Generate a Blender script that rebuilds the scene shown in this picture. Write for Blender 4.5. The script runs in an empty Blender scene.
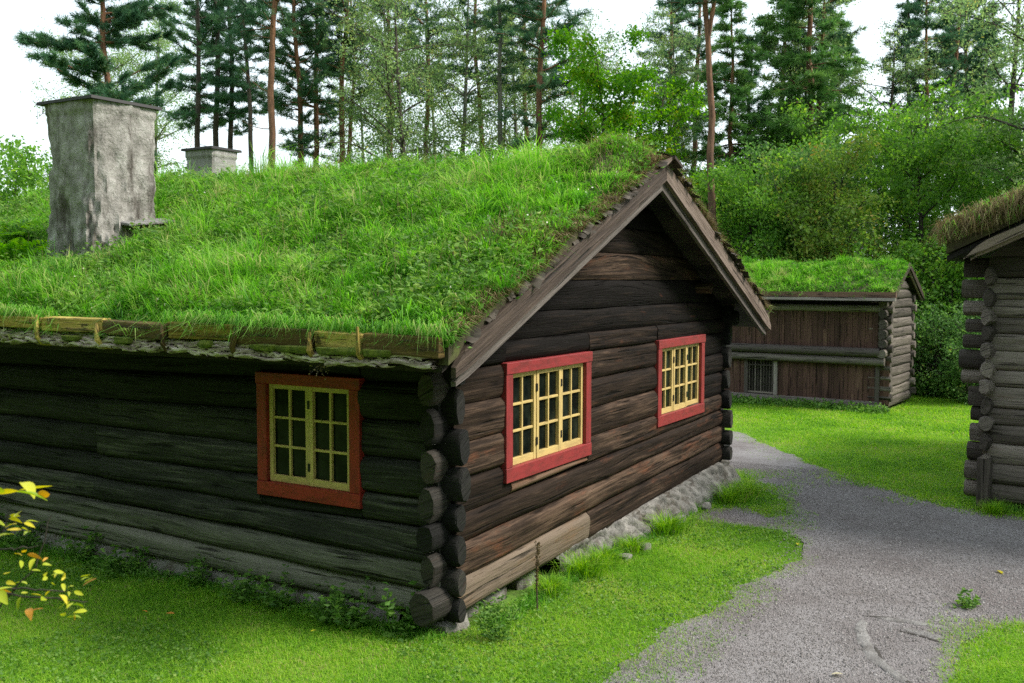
import bpy, bmesh, math, random
import numpy as np
from mathutils import Vector, Matrix

rng = np.random.default_rng(7)
random.seed(7)
scene = bpy.context.scene
COL = scene.collection
PI = math.pi

# ------------------------------------------------------------------ camera (solved from the photo)
F, PITCH, ROLL, YAW = 986.486, 0.06234, 0.00164, 0.53152
CAM = Vector((-6.319, -4.279, 2.8))
fw = Vector((math.cos(YAW)*math.cos(PITCH), math.sin(YAW)*math.cos(PITCH), -math.sin(PITCH)))
ri = Vector((math.sin(YAW), -math.cos(YAW), 0)); up = ri.cross(fw)
r2 = ri*math.cos(ROLL)+up*math.sin(ROLL); u2 = -ri*math.sin(ROLL)+up*math.cos(ROLL)
cd = bpy.data.cameras.new('camera'); cam = bpy.data.objects.new('camera', cd); COL.objects.link(cam)
cam.matrix_world = Matrix(((r2.x,u2.x,-fw.x,CAM.x),(r2.y,u2.y,-fw.y,CAM.y),(r2.z,u2.z,-fw.z,CAM.z),(0,0,0,1)))
cd.sensor_width = 36; cd.lens = F/1024*36; cd.clip_end = 2000; cd.clip_start = .05
cd.dof.use_dof = True; cd.dof.focus_distance = 9.5; cd.dof.aperture_fstop = 5.0
scene.camera = cam

# ------------------------------------------------------------------ world and sun
SUN_EL, SUN_AZ = math.radians(46), math.radians(-66)      # azimuth measured from +x towards +y
w = bpy.data.worlds.new('World'); scene.world = w; w.use_nodes = True
nt = w.node_tree; nt.nodes.clear()
def N(nt, t, **k):
    n = nt.nodes.new(t)
    for a, b in k.items(): setattr(n, a, b)
    return n
out = N(nt,'ShaderNodeOutputWorld'); bg = N(nt,'ShaderNodeBackground'); sky = N(nt,'ShaderNodeTexSky')
sky.sky_type = 'NISHITA'; sky.sun_disc = False; sky.sun_elevation = SUN_EL
sky.sun_rotation = PI/2-SUN_AZ; sky.dust_density = 3; sky.air_density = 1.2
tc = N(nt,'ShaderNodeTexCoord'); mp = N(nt,'ShaderNodeMapping'); mp.inputs['Scale'].default_value = (1.5,1.5,4)
nz = N(nt,'ShaderNodeTexNoise'); nz.inputs['Scale'].default_value = 1.6; nz.inputs['Detail'].default_value = 5
mr = N(nt,'ShaderNodeMapRange'); mr.inputs[1].default_value=.3; mr.inputs[2].default_value=.7; mr.inputs[3].default_value=.62; mr.inputs[4].default_value=.95
mx = N(nt,'ShaderNodeMix', data_type='RGBA')
mx.inputs['B'].default_value = (9.3,10.4,10.9,1)
L = nt.links.new
L(tc.outputs['Generated'], mp.inputs[0]); L(mp.outputs[0], nz.inputs['Vector']); L(nz.outputs['Fac'], mr.inputs[0])
L(mr.outputs[0], mx.inputs['Factor']); L(sky.outputs[0], mx.inputs['A']); L(mx.outputs['Result'], bg.inputs[0])
bg.inputs[1].default_value = .072; L(bg.outputs[0], out.inputs[0])
sd = bpy.data.lights.new('sun','SUN'); sd.energy = 2.5; sd.angle = math.radians(17); sd.color = (1,.94,.84)
so = bpy.data.objects.new('sun', sd); COL.objects.link(so)
sdir = Vector((math.cos(SUN_AZ)*math.cos(SUN_EL), math.sin(SUN_AZ)*math.cos(SUN_EL), math.sin(SUN_EL)))
so.rotation_euler = sdir.to_track_quat('Z','Y').to_euler(); so.location = (0,-10,20)
scene.view_settings.view_transform = 'Standard'; scene.view_settings.look = 'None'
scene.view_settings.exposure = 1.2; scene.view_settings.gamma = 1
scene.cycles.max_bounces = 5; scene.cycles.diffuse_bounces = 3; scene.cycles.glossy_bounces = 2
scene.cycles.transmission_bounces = 3; scene.cycles.transparent_max_bounces = 4
scene.cycles.use_denoising = False; scene.cycles.sample_clamp_indirect = 4

# ------------------------------------------------------------------ materials
MATS = {}
def mat(name):
    m = bpy.data.materials.new(name); m.use_nodes = True; MATS[name] = m
    return m, m.node_tree, m.node_tree.nodes['Principled BSDF']
def ramp(nt, stops):
    r = N(nt,'ShaderNodeValToRGB'); e = r.color_ramp.elements
    while len(e) < len(stops): e.new(.5)
    for i,(p,c) in enumerate(stops): e[i].position = p; e[i].color = (*c,1)
    return r
def noise(nt, vec, scale, detail=4, rough=.55):
    n = N(nt,'ShaderNodeTexNoise'); n.inputs['Scale'].default_value = scale
    n.inputs['Detail'].default_value = detail; n.inputs['Roughness'].default_value = rough
    if vec is not None: nt.links.new(vec, n.inputs['Vector'])
    return n.outputs['Fac']
def mapping(nt, src, scale):
    m = N(nt,'ShaderNodeMapping'); m.inputs['Scale'].default_value = scale
    nt.links.new(src, m.inputs[0]); return m.outputs[0]
def mixc(nt, fac, a, b, blend='MIX'):
    m = N(nt,'ShaderNodeMix', data_type='RGBA', blend_type=blend)
    for s,v in (('Factor',fac),('A',a),('B',b)):
        if isinstance(v,(int,float)): m.inputs[s].default_value = v
        elif isinstance(v,tuple): m.inputs[s].default_value = (*v,1)
        else: nt.links.new(v, m.inputs[s])
    return m.outputs['Result']
def mrange(nt, v, a, b, c=0, d=1):
    m = N(nt,'ShaderNodeMapRange'); nt.links.new(v, m.inputs[0])
    for i,x in enumerate((a,b,c,d)): m.inputs[i+1].default_value = x
    return m.outputs[0]
def math_(nt, op, a, b):
    m = N(nt,'ShaderNodeMath', operation=op)
    for i,v in enumerate((a,b)):
        if isinstance(v,(int,float)): m.inputs[i].default_value = v
        else: nt.links.new(v, m.inputs[i])
    return m.outputs[0]
def bump(nt, p, h, strength=.4, dist=.01):
    b = N(nt,'ShaderNodeBump'); b.inputs['Strength'].default_value = strength; b.inputs['Distance'].default_value = dist
    nt.links.new(h, b.inputs['Height']); nt.links.new(b.outputs[0], p.inputs['Normal'])
def attr(nt, name='rnd'):
    a = N(nt,'ShaderNodeAttribute'); a.attribute_name = name; return a.outputs['Fac']

def wood(name, dark, mid, light, worn=None, worn_amt=.5, rough=.75, spec=.3, fine=1.0, lichen=None, lichen_amt=.6):
    m, nt, p = mat(name)
    uv = N(nt,'ShaderNodeUVMap').outputs[0]
    rnd = attr(nt)
    grain = noise(nt, mapping(nt, uv, (1.6,34*fine,1)), 1.0, 5, .65)
    broad = noise(nt, mapping(nt, uv, (.9,5,1)), 1.0, 4, .6)
    crack = noise(nt, mapping(nt, uv, (.8,16*fine,1)), 1.3, 3, .5)
    c = ramp(nt, [(.33,dark),(.53,mid),(.76,light)])
    f = math_(nt,'ADD', math_(nt,'MULTIPLY',grain,.6), math_(nt,'MULTIPLY',broad,.4))
    f = math_(nt,'ADD', f, mrange(nt, rnd, 0,1,-.3,.3))
    nt.links.new(f, c.inputs[0]); col = c.outputs[0]
    if worn:
        wf = noise(nt, mapping(nt, uv, (.8,3.2,1)), 1.7, 5, .7)
        wf = mrange(nt, math_(nt,'ADD', wf, mrange(nt,rnd,0,1,-.12,.12)), .66-.24*worn_amt, .82-.24*worn_amt, 0, .8)
        wf = math_(nt,'MULTIPLY', wf, mrange(nt, grain, .35,.6,.25,1))
        col = mixc(nt, wf, col, worn)
    if lichen:
        lf = noise(nt, mapping(nt, uv, (3,8,1)), 1.4, 6, .7)
        col = mixc(nt, mrange(nt, lf, .62-.2*lichen_amt, .72-.2*lichen_amt, 0,.9), col, lichen)
    cr = mrange(nt, crack, .33,.40, 1, 0)
    col = mixc(nt, math_(nt,'MULTIPLY',cr,.8), col, tuple(x*.3 for x in dark))
    kv = N(nt,'ShaderNodeTexVoronoi'); kv.inputs['Scale'].default_value = 1.0; nt.links.new(mapping(nt, uv, (1.3,4.5,1)), kv.inputs['Vector'])
    kn = mrange(nt, kv.outputs['Distance'], .05,.13,1,0); col = mixc(nt, math_(nt,'MULTIPLY',kn,.75), col, tuple(x*.5 for x in dark))
    c2 = noise(nt, mapping(nt, uv, (2.2,60*fine,1)), 1.0, 2, .5); cr2 = mrange(nt, c2, .30,.36,1,0); col = mixc(nt, math_(nt,'MULTIPLY',cr2,.7), col, tuple(x*.3 for x in dark))
    nt.links.new(col, p.inputs['Base Color'])
    p.inputs['Roughness'].default_value = rough; p.inputs['Specular IOR Level'].default_value = spec
    h = math_(nt,'SUBTRACT', math_(nt,'ADD', grain, math_(nt,'MULTIPLY',broad,.6)), math_(nt,'MULTIPLY',cr,1.2))
    bump(nt, p, h, .9, .016)
    return m
M_side = wood('tarred_wood', (0.0117,0.0122,0.0112),(0.0338,0.0346,0.0300),(0.1560,0.1510,0.1250), rough=.72, spec=.18)
M_paleside = wood('grey_sill_wood', (.045,.042,.035),(.10,.095,.08),(.19,.18,.155), rough=.8, spec=.15)
M_gable = wood('weathered_tarred_wood', (.006,.0045,.004),(.030,.0195,.014),(.155,.10,.069), worn=(.15,.054,.027), worn_amt=.38, spec=.10)
M_sill = wood('new_sill_wood', (0.0595,0.0425,0.0298),(0.1105,0.0808,0.0578),(0.1700,0.1275,0.0935), worn=(0.1700,0.0935,0.0425), worn_amt=.3)
M_board = wood('bargeboard_wood', (0.0416,0.0281,0.0219),(0.1010,0.0707,0.0553),(0.2376,0.1820,0.1524))
M_greyboard = wood('grey_board_wood', (0.0723,0.0598,0.0544),(0.1445,0.1228,0.1119),(0.2601,0.2258,0.2111))
M_grey = wood('grey_log_wood', (0.0510,0.0421,0.0358),(0.1224,0.1028,0.0895),(0.2346,0.2007,0.1740), worn=(0.1326,0.0588,0.0298), worn_amt=.05)
M_brownboard = wood('brown_board_wood', (0.0355,0.0171,0.0125),(0.0861,0.0427,0.0320),(0.1518,0.0855,0.0629), worn=(0.2024,0.1235,0.0775), worn_amt=.2)
M_lichen = wood('lichen_wood', (0.0900,0.0580,0.0156),(0.2850,0.1885,0.0390),(0.4800,0.3625,0.0975), lichen=(0.0300,0.0203,0.0104), lichen_amt=.5)
M_endgrain = wood('log_end_wood', (0.0056,0.0053,0.0050),(0.0162,0.0148,0.0130),(0.0468,0.0415,0.0349), worn=(0.0562,0.0237,0.0124), worn_amt=.2, fine=.5)
M_deck = wood('roof_deck_wood', (.012,.01,.009),(.03,.025,.02),(.05,.04,.035))

def paint(name, base, dirt, rough=.5):
    m, nt, p = mat(name)
    uv = N(nt,'ShaderNodeUVMap').outputs[0]
    a = noise(nt, mapping(nt, uv, (3,9,1)), 1.5, 6, .7); g = noise(nt, mapping(nt, uv, (3,60,1)), 1, 3)
    col = mixc(nt, mrange(nt, a, .45,.68,0,.85), base, dirt)
    nt.links.new(col, p.inputs['Base Color']); p.inputs['Roughness'].default_value = rough
    p.inputs['Specular IOR Level'].default_value = .35
    bump(nt, p, g, .3, .004); return m
M_red = paint('red_paint', (.25,.032,.034), (.12,.026,.024))
M_redold = paint('faded_red_paint', (.29,.026,.020), (.10,.015,.012))
M_yellow = paint('yellow_paint', (.56,.41,.16), (.34,.25,.11))
M_glass, nt, p = mat('window_glass')
tcx = N(nt,'ShaderNodeTexCoord').outputs['Object']
gn = noise(nt, tcx, 5, 3)
nt.links.new(ramp(nt, [(.4,(.004,.006,.005)),(.75,(.02,.026,.018))]).outputs[0], p.inputs['Base Color'])
nt.links.new(gn, [n for n in nt.nodes if n.type=='VALTORGB'][0].inputs[0])
p.inputs['Roughness'].default_value = .06; p.inputs['Specular IOR Level'].default_value = .11

def plaster(name, a, b, c, stain):
    m, nt, p = mat(name)
    o = N(nt,'ShaderNodeTexCoord').outputs['Object']
    n1 = noise(nt, mapping(nt,o,(1,1,.7)), 5.5, 9, .72); n2 = noise(nt, mapping(nt,o,(2.6,2.6,.7)), 1.9, 6, .7); n3 = noise(nt, o, 30, 4)
    r = ramp(nt, [(.3,a),(.5,b),(.68,c)]); nt.links.new(n1, r.inputs[0])
    col = mixc(nt, mrange(nt, n2, .50,.64,0,.9), r.outputs[0], stain)
    nt.links.new(col, p.inputs['Base Color']); p.inputs['Roughness'].default_value = .9
    h = math_(nt,'ADD', n1, math_(nt,'MULTIPLY',n3,.25)); bump(nt, p, h, 1.0, .05); return m
M_chim = plaster('lime_plaster', (0.1275,0.1190,0.1062),(0.2805,0.2635,0.2465),(0.4420,0.4250,0.4037),(0.0723,0.0595,0.0510))
M_chim2 = plaster('pale_plaster', (.24,.235,.22),(.32,.31,.30),(.40,.39,.38),(.2,.185,.17))
M_stone = plaster('foundation_stone', (.09,.085,.075),(.19,.18,.165),(.34,.32,.295),(.085,.07,.055))
M_slab = plaster('stone_slab', (.11,.10,.098),(.2,.19,.187),(.3,.29,.285),(.10,.09,.085))
m, nt, p = mat('black_metal'); p.inputs['Base Color'].default_value = (.008,.007,.0065,1); p.inputs['Roughness'].default_value = .6; M_iron = m
m, nt, p = mat('birch_bark'); uv = N(nt,'ShaderNodeTexCoord').outputs['Object']
r = ramp(nt, [(.30,(.06,.045,.036)),(.46,(.26,.205,.175)),(.62,(.55,.48,.43))]); nt.links.new(noise(nt, mapping(nt,uv,(6,6,22)), 1, 6, .7), r.inputs[0])
nt.links.new(r.outputs[0], p.inputs['Base Color']); p.inputs['Roughness'].default_value = .8; M_bark = m
M_fringe, nt, p = mat('old_bark'); uv = N(nt,'ShaderNodeTexCoord').outputs['Object']
r = ramp(nt, [(.3,(.025,.02,.016)),(.55,(.08,.065,.052)),(.75,(.19,.165,.14))]); nt.links.new(noise(nt, mapping(nt,uv,(6,6,22)), 1, 6, .7), r.inputs[0])
nt.links.new(r.outputs[0], p.inputs['Base Color']); p.inputs['Roughness'].default_value = .85

def leafmat(name, stops, trans=.35, rough=.5, patch=None, spec=.25):
    m, nt, p = mat(name)
    r = ramp(nt, stops); a = attr(nt)
    if patch:
        g = N(nt,'ShaderNodeTexCoord').outputs['Object']
        a = math_(nt,'ADD', a, mrange(nt, noise(nt, g, patch[0], 3, .6), .3,.7,-patch[1],patch[1]))
    nt.links.new(a, r.inputs[0]); nt.links.new(r.outputs[0], p.inputs['Base Color'])
    p.inputs['Roughness'].default_value = rough; p.inputs['Specular IOR Level'].default_value = spec
    t = N(nt,'ShaderNodeBsdfTranslucent'); hs = N(nt,'ShaderNodeHueSaturation'); hs.inputs['Value'].default_value = 1.5
    hs.inputs['Saturation'].default_value = 1.1
    nt.links.new(r.outputs[0], hs.inputs['Color']); nt.links.new(hs.outputs[0], t.inputs[0])
    ms = N(nt,'ShaderNodeMixShader'); ms.inputs[0].default_value = trans
    o = [n for n in nt.nodes if n.type=='OUTPUT_MATERIAL'][0]
    nt.links.new(p.outputs[0], ms.inputs[1]); nt.links.new(t.outputs[0], ms.inputs[2]); nt.links.new(ms.outputs[0], o.inputs[0])
    return m
STRAW = (.30,.22,.09)
M_lawn = leafmat('lawn_grass', [(0,(0.0748,0.1979,0.0162)),(.3,(0.1596,0.3541,0.0243)),(.6,(0.2693,0.4687,0.0338)),(.85,(0.3790,0.5208,0.0675)),(1,(0.4190,0.3541,0.1755))], .45, .6, (.8,.30))
M_turf = leafmat('roof_grass', [(0,(0.0396,0.1376,0.0190)),(.25,(0.0949,0.2752,0.0285)),(.55,(0.1741,0.4022,0.0475)),(.8,(0.2611,0.4657,0.0855)),(.93,(0.3323,0.4022,0.1330)),(1,(0.3956,0.4022,0.1710))], .5, .6, (2.2,.28))
M_weed = leafmat('weed_leaf', [(0,(.05,.12,.025)),(.4,(.11,.23,.04)),(.8,(.19,.33,.06)),(.95,(.28,.34,.09)),(1,(.4,.3,.09))], .4, .55)
M_dry = leafmat('dry_grass', [(0,(.07,.055,.025)),(.5,(.16,.115,.055)),(.75,(.27,.2,.10)),(1,(.38,.31,.18))], .3, .7)
M_pine = leafmat('pine_needles', [(0,(0.0324,0.0884,0.0513)),(.5,(0.0635,0.1495,0.0729)),(.85,(0.1094,0.2106,0.0824)),(1,(0.2187,0.2457,0.0918))], 0.35, .5)  # blue-green needles, paled towards grey-blue with aerial haze put into the colour
M_pine2 = leafmat('green_needles', [(0,(0.0438,0.1127,0.0336)),(.5,(0.0875,0.2012,0.0504)),(.85,(0.1575,0.2737,0.0672)),(1,(0.2450,0.2898,0.0840))], 0.4, .5)
M_birch = leafmat('birch_leaf', [(0,(0.0990,0.1733,0.0680)),(.5,(0.1815,0.2835,0.1050)),(.85,(0.2805,0.3780,0.1350)),(1,(0.4455,0.3938,0.1050))], 0.55)
M_green = leafmat('maple_leaf', [(0,(0.056,0.168,0.017)),(.5,(0.119,0.294,0.025)),(.85,(0.224,0.406,0.035)),(1,(0.420,0.308,0.042))], 0.55)
M_mid = leafmat('alder_leaf', [(0,(0.0607,0.1500,0.0264)),(.5,(0.1296,0.2800,0.0420)),(.85,(0.2376,0.4200,0.0576)),(1,(0.3888,0.4400,0.0768))], 0.5)
M_russet = leafmat('russet_leaf', [(0,(.08,.16,.03)),(.5,(.16,.27,.045)),(.8,(.25,.31,.06)),(1,(.34,.22,.06))], .5)
M_darkleaf = leafmat('dark_leaf', [(0,(0.0464,0.1144,0.0320)),(.5,(0.1024,0.2184,0.0560)),(.9,(0.1920,0.3328,0.0800)),(1,(0.3584,0.3328,0.0800))], 0.45)
M_yleaf = leafmat('yellow_leaf', [(0,(.20,.30,.02)),(.45,(.42,.45,.03)),(.8,(.62,.50,.04)),(.93,(.55,.22,.04)),(1,(.55,.5,.35))], .35, .4)
def bark(name, lo, hi, z0, z1):
    m, nt, p = mat(name)
    o = N(nt,'ShaderNodeTexCoord').outputs['Object']; sx = N(nt,'ShaderNodeSeparateXYZ'); nt.links.new(o, sx.inputs[0])
    n1 = noise(nt, mapping(nt,o,(9,9,2)), 1, 5, .75); r = ramp(nt, [(.38,tuple(x*.3 for x in lo)),(.62,lo)]); nt.links.new(n1, r.inputs[0])
    r_ = ramp(nt, [(.38,tuple(x*.4 for x in hi)),(.62,hi)]); nt.links.new(n1, r_.inputs[0])
    col = mixc(nt, mrange(nt, sx.outputs[2], z0, z1), r.outputs[0], r_.outputs[0])
    nt.links.new(col, p.inputs['Base Color']); p.inputs['Roughness'].default_value = .9; bump(nt,p,n1,.8,.03); return m
M_pbark = bark('pine_bark', (.15,.085,.06), (.27,.125,.06), 4, 12)
M_dbark = bark('dark_bark', (.055,.045,.035), (.075,.06,.045), 3, 10)
M_bbark = bark('birch_trunk_bark', (.11,.11,.08), (.16,.16,.12), 2, 9)

# ground materials
M_ground, nt, p = mat('lawn_soil'); o = N(nt,'ShaderNodeTexCoord').outputs['Object']
r = ramp(nt, [(.3,(.07,.13,.014)),(.5,(.10,.20,.018)),(.7,(.14,.23,.025))]); nt.links.new(noise(nt,o,.9,8,.7), r.inputs[0])
soil = mixc(nt, mrange(nt, noise(nt,o,14,5,.7), .52,.66,0,.7), r.outputs[0], (.06,.07,.02))
nt.links.new(soil, p.inputs['Base Color']); p.inputs['Roughness'].default_value = .95; bump(nt,p,noise(nt,o,40,4),.6,.02)
M_path, nt, p = mat('gravel_path'); o = N(nt,'ShaderNodeTexCoord').outputs['Object']
vor = N(nt,'ShaderNodeTexVoronoi'); vor.inputs['Scale'].default_value = 95; nt.links.new(o, vor.inputs['Vector'])
hs = N(nt,'ShaderNodeSeparateColor'); nt.links.new(vor.outputs['Color'], hs.inputs[0])
r = ramp(nt, [(.0,(.08,.073,.074)),(.5,(.18,.164,.168)),(.9,(.26,.24,.246)),(1,(.44,.42,.42))]); nt.links.new(hs.outputs[0], r.inputs[0])
big = noise(nt,o,.7,6,.65)
col = mixc(nt, mrange(nt,big,.40,.62,0,1), (.235,.22,.226), (.10,.079,.077)); 
col = mixc(nt, .6, r.outputs[0], col)
col = mixc(nt, mrange(nt,noise(nt,o,2.3,6,.7),.56,.7,0,.55), col, (.075,.06,.052))
nt.links.new(col, p.inputs['Base Color']); p.inputs['Roughness'].default_value = .85
hh = math_(nt,'ADD', math_(nt,'MULTIPLY', vor.outputs['Distance'], -1.0), math_(nt,'MULTIPLY', big, 1.0)); bump(nt,p,hh,.8,.012)
M_pebble, nt, p = mat('pebble'); r = ramp(nt, [(0,(.10,.09,.088)),(.5,(.21,.19,.19)),(1,(.33,.31,.31))]); nt.links.new(attr(nt), r.inputs[0])
nt.links.new(r.outputs[0], p.inputs['Base Color']); p.inputs['Roughness'].default_value = .85
M_turfsoil, nt, p = mat('turf_soil'); o = N(nt,'ShaderNodeTexCoord').outputs['Object']
r = ramp(nt, [(.35,(.03,.022,.014)),(.55,(.05,.045,.018)),(.7,(.09,.11,.025))]); nt.links.new(noise(nt,o,6,6,.7), r.inputs[0])
nt.links.new(r.outputs[0], p.inputs['Base Color']); p.inputs['Roughness'].default_value = .95
M_groove, nt, p = mat('groove_shade'); p.inputs['Base Color'].default_value = (.035,.03,.026,1); p.inputs['Roughness'].default_value = .9  # dark tone standing for the shade inside a groove
M_moss, nt, p = mat('moss'); o = N(nt,'ShaderNodeTexCoord').outputs['Object']
r = ramp(nt, [(.35,(.05,.07,.008)),(.65,(.15,.18,.015))]); nt.links.new(noise(nt,o,25,6,.7), r.inputs[0])
nt.links.new(r.outputs[0], p.inputs['Base Color']); p.inputs['Roughness'].default_value = .95; bump(nt,p,noise(nt,o,60,4),.9,.02)

# ------------------------------------------------------------------ object helpers
def link(o, parent=None):
    COL.objects.link(o)
    if parent: o.parent = parent
    return o
def tag(o, label=None, cat=None, group=None, kind=None):
    for k,v in (('label',label),('category',cat),('group',group),('kind',kind)):
        if v: o[k] = v
    return o
def thing(name, label, cat, loc=(0,0,0), rz=0, group=None):
    o = bpy.data.objects.new(name, None); o.location = loc; o.rotation_euler = (0,0,rz); o.empty_display_size = .2
    return tag(link(o), label, cat, group)
def copy_tree(o, parent=None):
    c = o.copy(); COL.objects.link(c); c.parent = parent
    for ch in o.children: copy_tree(ch, c)
    return c
def rawmesh(name, V, loops, starts, material, rnd=None, uv=None, smooth=False):
    me = bpy.data.meshes.new(name)
    V = np.asarray(V, np.float32); loops = np.asarray(loops, np.int32); starts = np.asarray(starts, np.int32)
    me.vertices.add(len(V)); me.vertices.foreach_set('co', V.ravel())
    me.loops.add(len(loops)); me.loops.foreach_set('vertex_index', loops)
    me.polygons.add(len(starts)); me.polygons.foreach_set('loop_start', starts)
    me.polygons.foreach_set('use_smooth', np.full(len(starts), bool(smooth)))
    if rnd is not None:
        a = me.attributes.new('rnd','FLOAT','POINT'); a.data.foreach_set('value', np.asarray(rnd, np.float32))
    if uv is not None:
        u = me.uv_layers.new(name='UVMap'); u.data.foreach_set('uv', np.asarray(uv, np.float32).ravel())
    me.update(calc_edges=True); me.materials.append(material)
    return me
class MB:
    """collects pieces of ONE part and links them as one mesh"""
    def __init__(s): s.v=[]; s.f=[]; s.uv=[]; s.r=[]
    def add(s, verts, faces, uvs, rnd=None):
        b = len(s.v); rnd = random.random() if rnd is None else rnd
        s.v += [tuple(v) for v in verts]; s.r += [rnd]*len(verts)
        for f,u in zip(faces, uvs): s.f.append([b+i for i in f]); s.uv += u
    def hexa(s, P, rnd=None):
        """8 corners: 0-3 one end ring, 4-7 the other; grain runs from ring to ring"""
        P = [Vector(p) for p in P]; Ln = (P[4]-P[0]).length; o = random.uniform(0,40), random.uniform(0,40)
        faces=[(0,1,5,4),(1,2,6,5),(2,3,7,6),(3,0,4,7),(3,2,1,0),(4,5,6,7)]; uvs=[]; acc=0
        for k in range(4):
            a,b = P[k], P[(k+1)%4]; d=(b-a).length
            uvs.append([(o[0],o[1]+acc),(o[0],o[1]+acc+d),(o[0]+Ln,o[1]+acc+d),(o[0]+Ln,o[1]+acc)]); acc+=d
        for ring in ((3,2,1,0),(4,5,6,7)):
            q=[P[i] for i in ring]; d1=(q[1]-q[0]).length; d2=(q[2]-q[1]).length
            uvs.append([(o[0],o[1]),(o[0]+d1*.1,o[1]),(o[0]+d1*.1,o[1]+d2),(o[0],o[1]+d2)])
        s.add(P, faces, uvs, rnd)
    def beam(s, a, b, wd, ht, upv=(0,0,1), rnd=None, jit=0):
        """box from a to b, width sideways, height along upv"""
        a,b=Vector(a),Vector(b); d=(b-a).normalized(); U=Vector(upv); S=d.cross(U).normalized(); U=S.cross(d)
        P=[]
        for e in (a,b):
            for sx,sz in ((-1,-1),(1,-1),(1,1),(-1,1)):
                j=Vector([random.uniform(-jit,jit) for _ in range(3)])
                P.append(e+S*sx*wd/2+U*sz*ht/2+j)
        s.hexa(P, rnd)
    def box(s, lo, hi, grain=0, rnd=None):
        x0,y0,z0=lo; x1,y1,z1=hi
        c=[((lo[i]+hi[i])/2) for i in range(3)]; a=list(c); b=list(c); a[grain]=lo[grain]; b[grain]=hi[grain]
        if grain==2: s.beam(a,b,abs(y1-y0),abs(x1-x0),(1,0,0),rnd)
        elif grain==0: s.beam(a,b,abs(y1-y0),abs(z1-z0),(0,0,1),rnd)
        else: s.beam(a,b,abs(x1-x0),abs(z1-z0),(0,0,1),rnd)
    def grid(s, G, rnd=None, uvs=None):
        n,m=len(G),len(G[0]); V=[p for row in G for p in row]; F_=[];U=[]
        for i in range(n-1):
            for j in range(m-1):
                q=((i,j),(i+1,j),(i+1,j+1),(i,j+1)); F_.append([a*m+b for a,b in q])
                U.append([uvs[a][b] if uvs else (V[a*m+b][0],V[a*m+b][1]) for a,b in q])
        s.add(V,F_,U,rnd)
    def log(s, A0,A1,B0,B1,n,bulge=.06,depth=.12,seg=14,rnd=None,pw=3.0,wav=.008):
        """face of one hewn log: bottom edge A0-A1, top edge B0-B1, outward normal n, ends closed"""
        A0,A1,B0,B1,n=[Vector(q) for q in (A0,A1,B0,B1,n)]; Ln=(A1-A0).length; m=8
        rnd=random.random() if rnd is None else rnd
        o=random.uniform(0,40),random.uniform(0,40); ph=[random.uniform(0,6.3) for _ in range(6)]
        G=[];U=[]
        for i in range(seg+1):
            q=i/seg; a=A0.lerp(A1,q); b=B0.lerp(B1,q); row=[];ur=[]; x=q*Ln
            wz=wav*1.3*(math.sin(x*1.9+ph[0])+.6*math.sin(x*4.7+ph[1]))
            wo=wav*(math.sin(x*1.3+ph[2])+.7*math.sin(x*3.9+ph[3]))
            row.append(a-n*depth+(b-a)*.02); ur.append((o[0]+x,o[1]-depth))
            for j in range(m+1):
                t=j/m; off=bulge*(1-abs(2*t-1)**pw)+wo+wav*.6*math.sin(t*7+ph[4]+x)
                pnt=a.lerp(b,.012+t*.976)+n*off; pnt.z+=wz*(1-abs(2*t-1))
                row.append(pnt); ur.append((o[0]+x,o[1]+t*(b-a).length))
            row.append(b-n*depth-(b-a)*.02); ur.append((o[0]+x,o[1]+(b-a).length+depth))
            G.append(row);U.append(ur)
        s.grid(G,rnd,U)
        k=len(G[0])
        for row in (G[0],G[-1]):
            s.add(row,[list(range(k))],[[(o[0]+p.z*.1,o[1]+p.x+p.y) for p in row]],rnd)
    def tube(s, pts, rad, sides=8, rnd=None, cap=True, squash=None, jit=0):
        pts=[Vector(p) for p in pts]; rnd=random.random() if rnd is None else rnd
        d=(pts[-1]-pts[0]).normalized(); ref=Vector((0,0,1)) if abs(d.z)<.9 else Vector((1,0,0))
        G=[];U=[];o=random.uniform(0,40),random.uniform(0,40);acc=0
        jt=[1+random.uniform(-jit,jit) for _ in range(sides)]
        for i,p in enumerate(pts):
            t=(pts[min(i+1,len(pts)-1)]-pts[max(i-1,0)]).normalized(); S=t.cross(ref).normalized(); Up=S.cross(t)
            r=rad[i] if hasattr(rad,'__len__') else rad; rs=(r*squash[0],r*squash[1]) if squash else (r,r)
            if i: acc+=(p-pts[i-1]).length
            row=[];ur=[]
            for k in range(sides+1):
                a=2*PI*(k%sides)/sides+.3; row.append(p+S*math.cos(a)*rs[0]*jt[k%sides]+Up*math.sin(a)*rs[1]*jt[k%sides]); ur.append((o[0]+acc,o[1]+2*PI*k/sides*max(r,.02)))
            G.append(row);U.append(ur)
        s.grid(G,rnd,U)
        if cap:
            for row,rr in ((G[0],0),(G[-1],1)):
                rw=row[:-1]; s.add(rw,[list(range(sides))],[[(o[0]+.15*math.cos(2*PI*k/sides),o[1]+.3*math.sin(2*PI*k/sides)) for k in range(sides)]],rnd)
    def build(s, name, material, parent=None, smooth=False, bevel=0):
        starts=np.cumsum([0]+[len(f) for f in s.f[:-1]]); loops=[i for f in s.f for i in f]
        me=rawmesh(name,s.v,loops,starts,material,s.r,s.uv,smooth); o=bpy.data.objects.new(name,me); link(o,parent)
        if smooth:
            bm=bmesh.new(); bm.from_mesh(me)
            for e in bm.edges:
                if len(e.link_faces)==2 and e.calc_face_angle(0)>.9: e.smooth=False
            bm.to_mesh(me); bm.free()
        if bevel:
            b=o.modifiers.new('bevel','BEVEL'); b.width=bevel; b.segments=2; b.limit_method='ANGLE'
        return o

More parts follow.
